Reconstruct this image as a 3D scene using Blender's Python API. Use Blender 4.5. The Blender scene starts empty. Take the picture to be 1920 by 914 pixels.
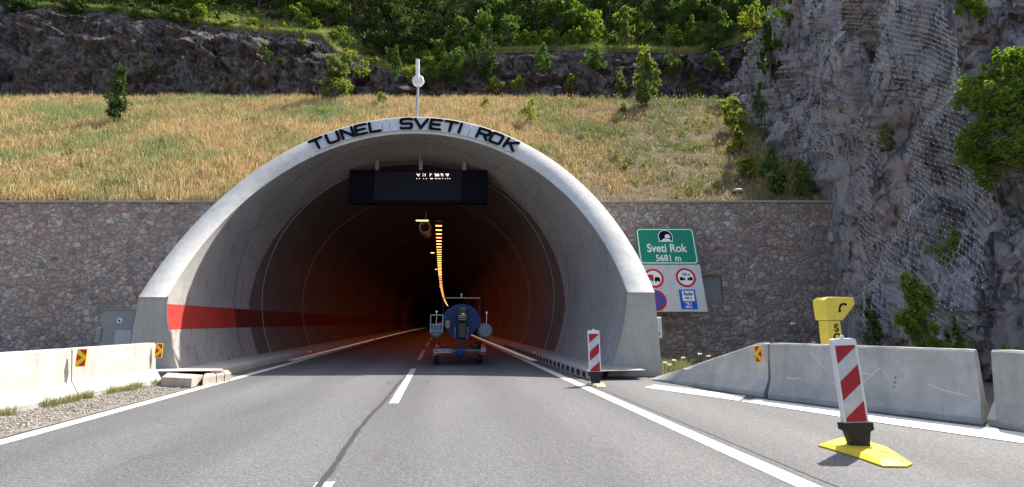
import bpy, math, random
import numpy as np
from mathutils import Vector, Matrix

# ------------------------------------------------------------------ camera, world, sun, exposure
scn = bpy.context.scene
COL = scn.collection
F_PX, PITCH, CAM_H = 900.0, math.atan(148 / 900.0), 1.3
cam_d = bpy.data.cameras.new('camera'); cam = bpy.data.objects.new('camera', cam_d); COL.objects.link(cam)
cam.location = (0, 0, CAM_H); cam.rotation_euler = (math.pi / 2 + PITCH, 0, 0)
cam_d.sensor_width = 36; cam_d.lens = 36 * F_PX / 1920; cam_d.clip_start = 0.05; cam_d.clip_end = 2000
scn.camera = cam
SUN = Vector((.53, .49, 1.0)).normalized()
sun_el = math.asin(SUN.z); sun_az = math.atan2(SUN.x, SUN.y)
world = bpy.data.worlds.new('World'); scn.world = world; world.use_nodes = True
wn = world.node_tree.nodes; wl = world.node_tree.links
sky = wn.new('ShaderNodeTexSky'); sky.sky_type = 'NISHITA'; sky.sun_disc = False
sky.sun_elevation = sun_el; sky.sun_rotation = sun_az; sky.air_density = .8; sky.dust_density = 3.0; sky.ozone_density = .4
wl.new(sky.outputs[0], wn['Background'].inputs[0]); wn['Background'].inputs[1].default_value = .145
sl = bpy.data.lights.new('sun', 'SUN'); sl.energy = 5.0; sl.angle = math.radians(.55); sl.color = (1, .95, .86)
so = bpy.data.objects.new('sun', sl); COL.objects.link(so); so.rotation_euler = SUN.to_track_quat('Z', 'Y').to_euler()
vs = scn.view_settings; vs.view_transform = 'Standard'; vs.look = 'None'; vs.gamma = 1; vs.use_curve_mapping = False; vs.exposure = 1.05
scn.cycles.max_bounces = 8; scn.cycles.diffuse_bounces = 4; scn.cycles.transparent_max_bounces = 8
scn.cycles.use_denoising = True

# ------------------------------------------------------------------ survey helpers: sight lines of the photograph to world positions
SP, CP = math.sin(PITCH), math.cos(PITCH)
def ray(px, py):
    x = (px - 960) / F_PX; y = (457 - py) / F_PX
    return np.array([x, CP - y * SP, SP + y * CP])
O = np.array([0, 0, CAM_H])
def G(px, py, z=0.):
    d = ray(px, py); return O + d * (z - CAM_H) / d[2]
def atY(px, py, Y):
    d = ray(px, py); return O + d * Y / d[1]
AX = np.array([-.146, .989, 0]); AX /= np.linalg.norm(AX); UA = np.array([AX[1], -AX[0], 0])
def shift(a): return np.where(np.asarray(a) > 30, (np.asarray(a, float) - 30) ** 2 / 5300., 0.)
def T(u, a, z):
    u = np.asarray(u, float) + shift(a); a = np.asarray(a, float)
    return np.stack(np.broadcast_arrays(u * UA[0] + a * AX[0], u * UA[1] + a * AX[1], np.asarray(z, float)), -1)
U0, Z0, RI, TH, Y0, K1, MS, K2, EE, DZ = -1.06, 2.39, 5.806, .714, 12.435, .911, -.14, -.04, 1.046, .088
def cut(u, z): return Y0 + K1 * (z - 2) + K2 * (z - 2) ** 2 + MS * u

# ------------------------------------------------------------------ noise
_rs = np.random.RandomState(7); PERM = _rs.permutation(256); PERM = np.concatenate([PERM, PERM, PERM])
GR = _rs.normal(size=(256, 3)); GR /= np.linalg.norm(GR, axis=1)[:, None]
def perlin(x, y, z):
    xi, yi, zi = np.floor(x).astype(int), np.floor(y).astype(int), np.floor(z).astype(int)
    xf, yf, zf = x - xi, y - yi, z - zi
    f = lambda t: t * t * t * (t * (t * 6 - 15) + 10)
    u, v, w = f(xf), f(yf), f(zf); r = 0
    for dx in (0, 1):
        for dy in (0, 1):
            for dz in (0, 1):
                h = PERM[(PERM[(PERM[(xi + dx) & 255] + yi + dy) & 255] + zi + dz) & 255]
                g = GR[h]
                d = g[..., 0] * (xf - dx) + g[..., 1] * (yf - dy) + g[..., 2] * (zf - dz)
                r = r + d * (u if dx else 1 - u) * (v if dy else 1 - v) * (w if dz else 1 - w)
    return r * 1.6
def fbm(x, y, z, o=4, ridge=False):
    r = 0; a = 1; s = 0
    for i in range(o):
        n = perlin(x * 2 ** i + i * 7.3, y * 2 ** i + 3.1 * i, z * 2 ** i - 5.7 * i)
        r = r + a * ((1 - 2 * np.abs(n)) if ridge else n); s += a; a *= .5
    return r / s
def cells(x, y, z):
    xi, yi, zi = np.floor(x).astype(int), np.floor(y).astype(int), np.floor(z).astype(int)
    best = np.full(x.shape, 9.); val = np.zeros(x.shape); vg = np.zeros(x.shape + (3,)); off = np.zeros(x.shape + (3,))
    for dx in (-1, 0, 1):
        for dy in (-1, 0, 1):
            for dz in (-1, 0, 1):
                h = PERM[(PERM[(PERM[(xi + dx) & 255] + yi + dy) & 255] + zi + dz) & 255]
                j = (GR[h] * .5 + .5); D = np.stack([xi + dx + j[..., 0] - x, yi + dy + j[..., 1] - y, zi + dz + j[..., 2] - z], -1)
                d = (D ** 2).sum(-1); m = d < best
                best = np.where(m, d, best); val = np.where(m, h / 255., val)
                vg = np.where(m[..., None], GR[(h + 17) % 256], vg); off = np.where(m[..., None], D, off)
    return val + 1.2 * (vg * off).sum(-1)          # tilted facets

# ------------------------------------------------------------------ materials
MATS = {}
def mat(name, col, rough=.8, spec=.3, metal=0., emit=None, es=0.):
    if name in MATS: return MATS[name]
    m = bpy.data.materials.new(name); m.use_nodes = True; b = m.node_tree.nodes['Principled BSDF']
    b.inputs['Base Color'].default_value = (*col, 1); b.inputs['Roughness'].default_value = rough
    b.inputs['Specular IOR Level'].default_value = spec; b.inputs['Metallic'].default_value = metal
    if emit: b.inputs['Emission Color'].default_value = (*emit, 1); b.inputs['Emission Strength'].default_value = es
    MATS[name] = m; return m
class NT:
    def __init__(s, m): s.t = m.node_tree; s.n = s.t.nodes; s.b = s.n['Principled BSDF']
    def new(s, k, **kw):
        n = s.n.new(k)
        for a, v in kw.items(): setattr(n, a, v)
        return n
    def link(s, a, b): s.t.links.new(a, b)
    def coord(s, scale=(1, 1, 1), kind='Object'):
        c = s.new('ShaderNodeTexCoord'); mp = s.new('ShaderNodeMapping'); mp.inputs['Scale'].default_value = scale
        s.link(c.outputs[kind], mp.inputs[0]); return mp.outputs[0]
    def noise(s, vec, scale, detail=5, rough=.55, dist=0):
        n = s.new('ShaderNodeTexNoise'); n.inputs['Scale'].default_value = scale; n.inputs['Detail'].default_value = detail
        n.inputs['Roughness'].default_value = rough; n.inputs['Distortion'].default_value = dist
        s.link(vec, n.inputs['Vector']); return n.outputs['Fac']
    def ramp(s, fac, stops, interp='LINEAR'):
        r = s.new('ShaderNodeValToRGB'); e = r.color_ramp.elements; r.color_ramp.interpolation = interp
        while len(e) < len(stops): e.new(.5)
        for i, (p, c) in enumerate(stops):
            e[i].position = p; e[i].color = (*c, 1) if not isinstance(c, (int, float)) else (c, c, c, 1)
        s.link(fac, r.inputs[0]); return r.outputs[0]
    def mix(s, fac, a, b, blend='MIX'):
        x = s.new('ShaderNodeMix', data_type='RGBA', blend_type=blend)
        for v, i in ((fac, 0), (a, 6), (b, 7)):
            if hasattr(v, 'is_linked'): s.link(v, x.inputs[i])
            elif isinstance(v, (int, float)): x.inputs[i].default_value = v if i == 0 else (v, v, v, 1)
            else: x.inputs[i].default_value = (*v, 1)
        return x.outputs[2]
    def bump(s, h, strength=.5, dist=.02):
        b = s.new('ShaderNodeBump'); b.inputs['Strength'].default_value = strength; b.inputs['Distance'].default_value = dist
        s.link(h, b.inputs['Height'])
        if s.b.inputs['Normal'].is_linked: s.link(s.b.inputs['Normal'].links[0].from_socket, b.inputs['Normal'])
        s.link(b.outputs[0], s.b.inputs['Normal'])

def weathered(name, base, dark=.6, rough=.85, scale=1.2, streak=True, bump=.25, tint=None, spot=0.):
    m = mat(name, base, rough); t = NT(m); v = t.coord()
    c = t.mix(t.ramp(t.noise(v, scale, 8, .62), [(.3, 0.), (.72, 1.)]), base, tuple(x * dark for x in base))
    if streak:
        vs_ = t.coord((3.2, 3.2, .28)); s = t.ramp(t.noise(vs_, 1.6, 6, .65), [(.5, 0.), (.75, 1.)])
        c = t.mix(t.mix(1., s, .6, 'MULTIPLY'), c, tint or tuple(x * dark * .8 for x in base))
    f = t.noise(v, 14, 6, .6); c = t.mix(t.ramp(f, [(.35, .25), (.65, 0.)]), c, tuple(x * .5 for x in base))
    if spot:
        sp = t.ramp(t.noise(t.coord((1.6, 1.6, .5)), 3.5, 9, .75), [(.56, 0.), (.62, 1.)]); c = t.mix(t.mix(1., sp, (spot,) * 3, 'MULTIPLY'), c, (.16, .14, .13))
    t.link(c, t.b.inputs['Base Color']); t.bump(t.noise(v, 45, 6, .6), bump, .01); t.bump(t.noise(v, 3, 4, .5), bump, .03)
    return m
CONC = weathered('concrete', (.68, .665, .62), .72, bump=.3)
CONC_D = weathered('concrete_base', (.46, .445, .40), .75)
CONC_B = weathered('concrete_barrier', (.54, .52, .475), .6, scale=2.0, bump=.35)
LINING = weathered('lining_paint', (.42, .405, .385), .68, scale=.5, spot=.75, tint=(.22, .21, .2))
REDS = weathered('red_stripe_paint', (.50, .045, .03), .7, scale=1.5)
WHITE = mat('white_paint', (.78, .78, .77), .5)
BLACK = mat('black_letter', (.006, .006, .012), .9, .08)
STEEL = mat('galvanised_steel', (.42, .43, .44), .45, .5, .6)
DARK = mat('dark_metal', (.03, .03, .035), .6)
BLKR = mat('black_rubber', (.02, .02, .022), .7)
YEL = weathered('yellow_plastic', (.95, .74, .10), .88, .5, 4, False, .1)
GREEN = mat('sign_green', (.005, .235, .13), .45)
BOARDW = weathered('sign_white', (.62, .63, .64), .88, .5, 2, True, .05)
BLUE = mat('sign_blue', (.01, .10, .48), .45)
RED = mat('sign_red', (.50, .015, .02), .45)
CABGREY = weathered('cabinet_grey', (.30, .31, .30), .85, .6, 2)
NAVY = weathered('boat_blue_cover', (.012, .045, .14), .6, .6, 3, False)

def asphalt(name, k):
    m = mat(name, (k, k, k), .82, .35); t = NT(m); v = t.coord()
    big = t.noise(t.coord((1, .25, 1)), .6, 5, .6)
    c = t.mix(t.ramp(big, [(.3, 0.), (.7, 1.)]), (k * .86, k * .87, k * .90), (k * 1.14, k * 1.15, k * 1.17))
    vo = t.new('ShaderNodeTexVoronoi'); vo.inputs['Scale'].default_value = 90; t.link(v, vo.inputs['Vector'])
    sp = t.ramp(vo.outputs['Color'], [(.30, .76), (.6, 1.), (.9, 1.42)]); c = t.mix(1., c, sp, 'MULTIPLY')
    n2 = t.ramp(t.noise(v, 22, 5, .7), [(.3, .8), (.7, 1.2)]); c = t.mix(1., c, n2, 'MULTIPLY')
    trk = t.new('ShaderNodeTexWave', wave_type='BANDS', bands_direction='X'); trk.inputs['Scale'].default_value = .17; trk.inputs['Distortion'].default_value = .6; trk.inputs['Detail'].default_value = 2
    rot = t.new('ShaderNodeMapping'); rot.inputs['Rotation'].default_value = (0, 0, -.147); rot.inputs['Location'].default_value = (.6, 0, 0); t.link(t.coord(), rot.inputs[0]); t.link(rot.outputs[0], trk.inputs['Vector'])
    c = t.mix(1., c, t.ramp(trk.outputs['Fac'], [(.2, .90), (.8, 1.07)]), 'MULTIPLY')
    c = t.mix(t.ramp(t.noise(t.coord((1, .5, 1)), 1.3, 7, .7, .6), [(.60, 0.), (.68, .35)]), c, (k * .55, k * .54, k * .53))
    t.link(c, t.b.inputs['Base Color']); t.bump(vo.outputs['Distance'], .6, .008); t.bump(t.noise(v, 60, 4, .6), .4, .006)
    return m
ASPH = asphalt('asphalt', .112); ASPH2 = asphalt('asphalt_shoulder', .122)
def worn_paint(name, lo=.42):
    m = mat(name, (.75, .74, .70), .6); t = NT(m); v = t.coord()
    w = t.ramp(t.noise(v, 9, 9, .75), [(lo, 0.), (lo + .12, 1.)])
    c = t.mix(w, (.22, .21, .20), (.74, .73, .69)); c = t.mix(t.ramp(t.noise(v, 2, 5, .6), [(.35, .25), (.7, 0.)]), c, (.4, .38, .34))
    t.link(c, t.b.inputs['Base Color']); t.bump(t.noise(v, 80, 4), .4, .006); return m
PAINT = worn_paint('road_paint', .33); PAINT_W = worn_paint('worn_road_paint', .45)
SEAL = mat('bitumen_seal', (.045, .045, .05), .6)

def rubble(name):
    m = mat(name, (.3, .25, .22), .9, .2); t = NT(m)
    v0 = t.coord((1, 1, 1.25)); nz = t.new('ShaderNodeTexNoise'); nz.inputs['Scale'].default_value = 4.2; nz.inputs['Detail'].default_value = 5; t.link(v0, nz.inputs['Vector'])
    add = t.new('ShaderNodeMix', data_type='VECTOR'); add.inputs[0].default_value = .30; t.link(v0, add.inputs[4]); t.link(nz.outputs['Color'], add.inputs[5]); v = add.outputs[1]
    ve = t.new('ShaderNodeTexVoronoi', feature='DISTANCE_TO_EDGE'); vc = t.new('ShaderNodeTexVoronoi')
    for q in (ve, vc): q.inputs['Scale'].default_value = 5.4; q.inputs['Randomness'].default_value = .95; t.link(v, q.inputs['Vector'])
    sep = t.new('ShaderNodeSeparateColor'); t.link(vc.outputs['Color'], sep.inputs[0])
    c = t.ramp(sep.outputs[0], [(0, (.24, .19, .17)), (.22, (.58, .47, .41)), (.40, (.50, .34, .27)), (.52, (.66, .57, .50)), (.70, (.40, .35, .33)), (.80, (.56, .34, .25)), (.88, (.54, .46, .41)), (1, (.76, .67, .58))])
    patch = t.ramp(t.noise(t.coord(), .35, 4, .6), [(.35, 0.), (.65, 1.)]); c = t.mix(t.mix(1., patch, .35, 'MULTIPLY'), c, (.34, .20, .16))
    c = t.mix(t.ramp(t.noise(v0, 6, 10, .78), [(.34, .8), (.56, 0.)]), c, (.15, .13, .12)); c = t.mix(t.ramp(t.noise(v0, 1.7, 8, .7), [(.5, 0.), (.75, .5)]), c, (.50, .46, .42))
    edge = t.ramp(ve.outputs['Distance'], [(.0, 0.), (.085, 1.)]); c = t.mix(edge, t.mix(patch, (.38, .33, .29), (.31, .27, .24)), c)
    t.link(c, t.b.inputs['Base Color'])
    h = t.ramp(ve.outputs['Distance'], [(.0, 0.), (.09, .55), (.35, 1.)]); t.bump(h, 1., .05); t.bump(t.noise(v0, 18, 7, .7), .7, .03); t.bump(sep.outputs[1], .5, .05)
    return m
RUBBLE = rubble('rubble_masonry')

def rock(name, cs, grey=(.70, .68, .70)):
    m = mat(name, cs[0], .92, .15); t = NT(m); v = t.coord((1, 1, .38))
    n = t.noise(v, .5, 9, .62, .6); c = t.ramp(n, [(.30, cs[0]), (.43, cs[1]), (.52, cs[2]), (.60, cs[3]), (.70, cs[1])])
    rust = t.ramp(t.noise(t.coord((1, 1, .35)), .8, 9, .7, 1.), [(.55, 0.), (.66, 1.)]); c = t.mix(rust, c, cs[4])
    pale = t.ramp(t.noise(v, 2.6, 10, .75, .8), [(.52, 0.), (.70, 1.)]); c = t.mix(pale, c, grey)
    dk = t.ramp(t.noise(t.coord((1, 1, .22)), 2.6, 12, .78, .8), [(.40, 1.), (.50, 0.)]); c = t.mix(dk, c, tuple(x * .28 for x in cs[0]))
    t.link(c, t.b.inputs['Base Color'])
    vr = t.new('ShaderNodeTexVoronoi', feature='DISTANCE_TO_EDGE'); vr.inputs['Scale'].default_value = 1.6; nv = t.new('ShaderNodeTexNoise'); nv.inputs['Scale'].default_value = 1.3; nv.inputs['Detail'].default_value = 6; t.link(v, nv.inputs['Vector'])
    mv = t.new('ShaderNodeMix', data_type='VECTOR'); mv.inputs[0].default_value = .5; t.link(v, mv.inputs[4]); t.link(nv.outputs['Color'], mv.inputs[5]); t.link(mv.outputs[1], vr.inputs['Vector'])
    crack = t.ramp(vr.outputs['Distance'], [(0., 0.), (.05, 1.)]); c = t.mix(t.mix(1., t.ramp(vr.outputs['Distance'], [(0., .75), (.025, 0.)]), 1., 'MULTIPLY'), c, tuple(x * .2 for x in cs[0]))
    t.link(c, t.b.inputs['Base Color']); t.bump(crack, .8, .15)
    t.bump(t.noise(v, 2.5, 12, .74, .5), 1., .6); t.bump(t.noise(v, 14, 8, .75), 1., .12)
    return m
ROCK_R = rock('rock_grey_violet', [(.34, .31, .335), (.56, .52, .55), (.68, .64, .66), (.45, .40, .42), (.50, .34, .26)])
ROCK_B = rock('rock_dark', [(.09, .078, .082), (.17, .15, .155), (.25, .225, .225), (.14, .11, .095), (.28, .20, .12)], (.42, .39, .38))

def soil(name, a, b, c3):
    m = mat(name, a, .95, .1); t = NT(m); v = t.coord()
    c = t.ramp(t.noise(v, .35, 7, .6), [(.3, a), (.5, b), (.7, c3)]); c = t.mix(t.ramp(t.noise(v, 7, 8, .7), [(.35, .6), (.65, 0.)]), c, tuple(x * .5 for x in a))
    t.link(c, t.b.inputs['Base Color']); t.bump(t.noise(v, 4, 8, .7), .9, .12); return m
SOIL = soil('meadow_soil', (.17, .11, .075), (.20, .15, .08), (.14, .12, .05))
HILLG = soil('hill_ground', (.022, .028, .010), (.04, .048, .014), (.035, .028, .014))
GROUND = soil('roadside_ground', (.20, .18, .15), (.26, .24, .20), (.15, .14, .10))

def leafmat(name, c1, c2, c3, trans=.35):
    m = bpy.data.materials.new(name); m.use_nodes = True; t = NT(m); b = t.b
    g = t.new('ShaderNodeNewGeometry'); c = t.ramp(g.outputs['Random Per Island'], [(0, c1), (.5, c2), (1, c3)])
    t.link(c, b.inputs['Base Color']); b.inputs['Roughness'].default_value = .6; b.inputs['Specular IOR Level'].default_value = .18
    tr = t.new('ShaderNodeBsdfTranslucent'); c2_ = t.mix(1., c, (1.15, 1.3, .5), 'MULTIPLY'); t.link(c2_, tr.inputs[0])
    mx = t.new('ShaderNodeMixShader'); mx.inputs[0].default_value = trans
    t.link(b.outputs[0], mx.inputs[1]); t.link(tr.outputs[0], mx.inputs[2]); t.link(mx.outputs[0], t.n['Material Output'].inputs[0])
    return m
L_BRIGHT = leafmat('leaf_bright', (.10, .17, .025), (.15, .22, .03), (.22, .27, .05), .5)
L_MID = leafmat('leaf_mid', (.06, .11, .025), (.09, .15, .03), (.13, .19, .045), .42)
L_DARK = leafmat('leaf_dark', (.035, .06, .018), (.055, .09, .024), (.085, .125, .035), .36)
L_GREY = leafmat('leaf_greygreen', (.11, .155, .045), (.16, .20, .06), (.22, .25, .085), .46)
L_YEL = leafmat('leaf_yellowgreen', (.16, .19, .03), (.23, .25, .04), (.30, .29, .06), .5)
BARK = mat('bark', (.09, .07, .05), .9)
def grassmat(name, trans=.35):
    m = bpy.data.materials.new(name); m.use_nodes = True; t = NT(m); b = t.b
    a = t.new('ShaderNodeAttribute', attribute_name='tint'); t.link(a.outputs['Color'], b.inputs['Base Color']); b.inputs['Roughness'].default_value = .7
    tr = t.new('ShaderNodeBsdfTranslucent'); t.link(a.outputs['Color'], tr.inputs[0])
    mx = t.new('ShaderNodeMixShader'); mx.inputs[0].default_value = trans
    t.link(b.outputs[0], mx.inputs[1]); t.link(tr.outputs[0], mx.inputs[2]); t.link(mx.outputs[0], t.n['Material Output'].inputs[0])
    return m
GRASS = grassmat('grass_blades')

# ------------------------------------------------------------------ object helpers
def link(name, me, m, parent=None, smooth=False):
    o = bpy.data.objects.new(name, me); COL.objects.link(o)
    if m is not None: me.materials.append(m)
    if smooth: me.polygons.foreach_set('use_smooth', [True] * len(me.polygons))
    if parent: o.parent = parent
    return o
class MB:
    def __init__(s): s.v = []; s.f = []
    def add(s, vs, fs):
        k = len(s.v); s.v += [tuple(map(float, q)) for q in vs]; s.f += [tuple(i + k for i in f) for f in fs]; return s
    def box(s, c, d, rz=0., bev=0.):
        x, y, z = (q / 2 for q in d); co = math.cos(rz); si = math.sin(rz); b = bev
        if b:
            ps = []; 
            for zz, i in ((-z, b), (-z + b, 0), (z - b, 0), (z, b)):
                for px, py in ((-x + i, -y + b), (-x + b, -y + i), (x - b, -y + i), (x - i, -y + b), (x - i, y - b), (x - b, y - i), (-x + b, y - i), (-x + i, y - b)): ps.append((px, py, zz))
            fs = [tuple(range(7, -1, -1)), tuple(range(24, 32))]
            for r in range(3):
                for i in range(8): fs.append((r * 8 + i, r * 8 + (i + 1) % 8, r * 8 + 8 + (i + 1) % 8, r * 8 + 8 + i))
        else:
            ps = [(a, b_, c_) for c_ in (-z, z) for a, b_ in ((-x, -y), (x, -y), (x, y), (-x, y))]
            fs = [(3, 2, 1, 0), (4, 5, 6, 7), (0, 1, 5, 4), (1, 2, 6, 5), (2, 3, 7, 6), (3, 0, 4, 7)]
        return s.add([(c[0] + p * co - q * si, c[1] + p * si + q * co, c[2] + r) for p, q, r in ps], fs)
    def tube(s, pts, r, n=10, cap=True):
        pts = [Vector(p) for p in pts]; rs = r if isinstance(r, (list, tuple)) else [r] * len(pts)
        k0 = len(s.v); vs = []; fs = []
        for i, p in enumerate(pts):
            d = (pts[min(i + 1, len(pts) - 1)] - pts[max(i - 1, 0)]).normalized()
            a = d.cross(Vector((0, 0, 1)) if abs(d.z) < .95 else Vector((1, 0, 0))).normalized(); b = d.cross(a)
            for j in range(n):
                t = 2 * math.pi * j / n; vs.append(p + a * rs[i] * math.cos(t) + b * rs[i] * math.sin(t))
        for i in range(len(pts) - 1):
            for j in range(n): fs.append((i * n + j, i * n + (j + 1) % n, (i + 1) * n + (j + 1) % n, (i + 1) * n + j))
        if cap: fs += [tuple(range(n - 1, -1, -1)), tuple(range((len(pts) - 1) * n, len(pts) * n))]
        return s.add(vs, fs)
    def ball(s, c, r, n=12, m_=8):
        r = r if isinstance(r, tuple) else (r, r, r); vs = [(c[0], c[1], c[2] - r[2])]; fs = []
        for i in range(1, m_):
            p = math.pi * i / m_ - math.pi / 2
            for j in range(n):
                t = 2 * math.pi * j / n; vs.append((c[0] + r[0] * math.cos(p) * math.cos(t), c[1] + r[1] * math.cos(p) * math.sin(t), c[2] + r[2] * math.sin(p)))
        vs.append((c[0], c[1], c[2] + r[2])); e = len(vs) - 1
        for j in range(n): fs.append((0, 1 + (j + 1) % n, 1 + j)); fs.append((e, 1 + (m_ - 2) * n + j, 1 + (m_ - 2) * n + (j + 1) % n))
        for i in range(m_ - 2):
            for j in range(n): fs.append((1 + i * n + j, 1 + i * n + (j + 1) % n, 1 + (i + 1) * n + (j + 1) % n, 1 + (i + 1) * n + j))
        return s.add(vs, fs)
    def prism(s, poly, fn):        # poly: 2D outline, fn(x, y, side 0/1) -> 3D
        n = len(poly); vs = [fn(x, y, 0) for x, y in poly] + [fn(x, y, 1) for x, y in poly]
        return s.add(vs, [tuple(range(n - 1, -1, -1)), tuple(range(n, 2 * n))] + [(i, (i + 1) % n, n + (i + 1) % n, n + i) for i in range(n)])
    def build(s, name, m, parent=None, smooth=False):
        me = bpy.data.meshes.new(name); me.from_pydata(s.v, [], s.f); me.validate(); me.update()
        import bmesh
        bm = bmesh.new(); bm.from_mesh(me); bmesh.ops.recalc_face_normals(bm, faces=bm.faces); bm.to_mesh(me); bm.free()
        return link(name, me, m, parent, smooth)
def grid(P):      # P: (n, m, 3)
    n, m = P.shape[:2]; i = np.arange(n * m).reshape(n, m)
    F = np.stack([i[:-1, :-1], i[1:, :-1], i[1:, 1:], i[:-1, 1:]], -1).reshape(-1, 4); return P.reshape(-1, 3), F
def quadmesh(name, V, F, m, parent=None, smooth=False):
    me = bpy.data.meshes.new(name); k = F.shape[1]
    me.vertices.add(len(V)); me.vertices.foreach_set('co', np.ascontiguousarray(V, np.float32).ravel())
    me.loops.add(F.size); me.loops.foreach_set('vertex_index', np.ascontiguousarray(F, np.int32).ravel())
    me.polygons.add(len(F)); me.polygons.foreach_set('loop_start', np.arange(0, F.size, k, dtype=np.int32)); me.update(calc_edges=True)
    if smooth: me.polygons.foreach_set('use_smooth', np.ones(len(F), bool))
    o = bpy.data.objects.new(name, me); COL.objects.link(o); me.materials.append(m)
    if parent: o.parent = parent
    return o
def tag(o, label=None, cat=None, group=None, kind=None):
    for k, v in (('label', label), ('category', cat), ('group', group), ('kind', kind)):
        if v: o[k] = v
    return o
def thing(name, label, cat, loc=(0, 0, 0), rz=0., group=None):
    o = bpy.data.objects.new(name, None); COL.objects.link(o); o.location = tuple(map(float, loc)); o.rotation_euler = (0, 0, rz); o.empty_display_size = .2
    return tag(o, label, cat, group)
def copy_tree(o, parent=None):
    c = o.copy(); COL.objects.link(c); c.parent = parent
    for ch in [x for x in bpy.data.objects if x.parent == o]: copy_tree(ch, c)
    return c
def text_mesh(name, s, size, m, parent, fn, bold=.0, depth=.004):
    cu = bpy.data.curves.new(name, 'FONT'); cu.body = s; cu.size = size; cu.align_x = 'CENTER'; cu.align_y = 'CENTER'; cu.offset = bold; cu.extrude = depth
    to = bpy.data.objects.new(name, cu); COL.objects.link(to); dg = bpy.context.evaluated_depsgraph_get()
    me = bpy.data.meshes.new_from_object(to.evaluated_get(dg)); bpy.data.objects.remove(to); bpy.data.curves.remove(cu)
    n = len(me.vertices); co = np.empty(n * 3); me.vertices.foreach_get('co', co); co = co.reshape(-1, 3)
    me.vertices.foreach_set('co', np.array([fn(*c) for c in co], np.float32).ravel()); me.materials.clear(); me.update()
    return link(name, me, m, parent)

# ================================================================== SETTING
# ground sheet
gx = np.array([-400, -60, -20, 20, 60, 400.]); gy = np.array([-400, -60, 0, 17.4])
P = np.stack(np.meshgrid(gx, gy, indexing='ij') + [np.full((6, 4), -.03)], -1); V, F = grid(P)
tag(quadmesh('ground', V, F, GROUND), kind='structure')

def ribbon(u1, u2, a_list, z, mat_, name, parent=None, zfun=None):
    a = np.asarray(a_list, float); u1 = np.broadcast_to(u1, a.shape); u2 = np.broadcast_to(u2, a.shape)
    P = np.stack([T(u1, a, z), T(u2, a, z)], 0); V, F = grid(P); return quadmesh(name, V, F, mat_, parent)
A_LONG = np.concatenate([np.arange(-60, 30, 3.), np.arange(30, 175, 4.)])
RL_U, LL_U = 3.03, -4.82
road = tag(ribbon(LL_U - .12, RL_U + .1, A_LONG, 0., ASPH, 'road'), kind='structure')
ribbon(LL_U - .02, LL_U + .18, A_LONG, .004, PAINT, 'edge_line', road)
ribbon(RL_U - .18, RL_U + .02, A_LONG, .004, PAINT, 'edge_line', road)
UC = G(745, 745) @ UA
def jit(n, s): return np.random.RandomState(3).normal(0, s, n)
for k, a0 in enumerate((-14.9, -5.3, G(612, 905) @ AX - 6, G(735, 757) @ AX, G(735, 757) @ AX + 9.4, 27.5, 37, 46, 55, 64, 73, 82)):
    uc = (G(590, 905) @ UA + .09) if k < 3 else UC
    ribbon(uc - .075, uc + .075, np.arange(a0, a0 + 6.01, .5), .004, PAINT_W, 'centre_dash', road)
# sealed joint wandering along the centre
pts = [(597, 914), (618, 887), (640, 855), (655, 832), (672, 806), (690, 785), (702, 772), (722, 752), (735, 735), (745, 722), (756, 712)]
g = np.array([G(*p) for p in pts]); ga = g @ AX; gu = g @ UA
aa = np.arange(ga[0] - 6, ga[-1] + .8, .06); uu = np.interp(aa, ga, gu) + .018 * perlin(aa * 2.3, aa * 0, aa * 0) + .012 * perlin(aa * 9, aa * 0 + 4, aa * 0)
wd = .028 + .014 * perlin(aa * 3.1, aa * 0 + 9, aa * 0); ribbon(uu - wd, uu + wd, aa, .0075, SEAL, 'joint_seal', road)
# small patch ring in the lane (worn round cover mark)
c0 = G(766, 717); mb = MB(); n = 40
ring = [(c0[0] + r * math.cos(t), c0[1] + r * math.sin(t) * .75, .0085) for r in (.43, .445) for t in np.linspace(0, 2 * math.pi, n, endpoint=False)]
mb.add(ring, [(i, (i + 1) % n, n + (i + 1) % n, n + i) for i in range(n)]).build('cover_ring', SEAL, road)
# fine cracks beside the right edge line
aa = np.arange(1, 9.8, .07); uu = RL_U + .16 + .035 * fbm(aa * 1.7, aa * 0, aa * 0, 4)
ribbon(uu - .006, uu + .008, aa, .0055, SEAL, 'joint_seal', road)

# right hand lay-by surface, bounded by the barrier line
BR0, BR1, BR2 = G(1222, 714), G(1437, 747), G(1842, 795)
lay = MB(); a_s = np.linspace(-60, 11.3, 40)
V = []; 
for a in a_s:
    uo = max(3.6, float(np.interp(a, [-60, -2, 5.2, 10.8, 11.3], [5.5, 8.2, 7.2, 4.2, 3.9])))
    V += [tuple(T(RL_U - .02, a, -.004)), tuple(T(uo + 1.0, a, -.004))]
lay.add(V, [(2 * i, 2 * i + 1, 2 * i + 3, 2 * i + 2) for i in range(len(a_s) - 1)])
tag(lay.build('road_shoulder', ASPH2), kind='structure')
# broad white line along the right barriers, in two offset pieces
w1 = MB().add([tuple(G(*q)) [:2] + (.004,) for q in ((1208, 727), (1228, 722), (1400, 743), (1385, 752))], [(0, 1, 2, 3)])
w1.build('edge_line', PAINT, road)
w2 = MB().add([tuple(G(*q))[:2] + (.004,) for q in ((1390, 753), (1420, 748), (1620, 774), (1920, 812), (2300, 862), (2340, 895), (1920, 832), (1620, 789))], [(0, 1, 2, 7), (7, 2, 3, 6), (6, 3, 4, 5)])
w2.build('edge_line', PAINT, road)

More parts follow.
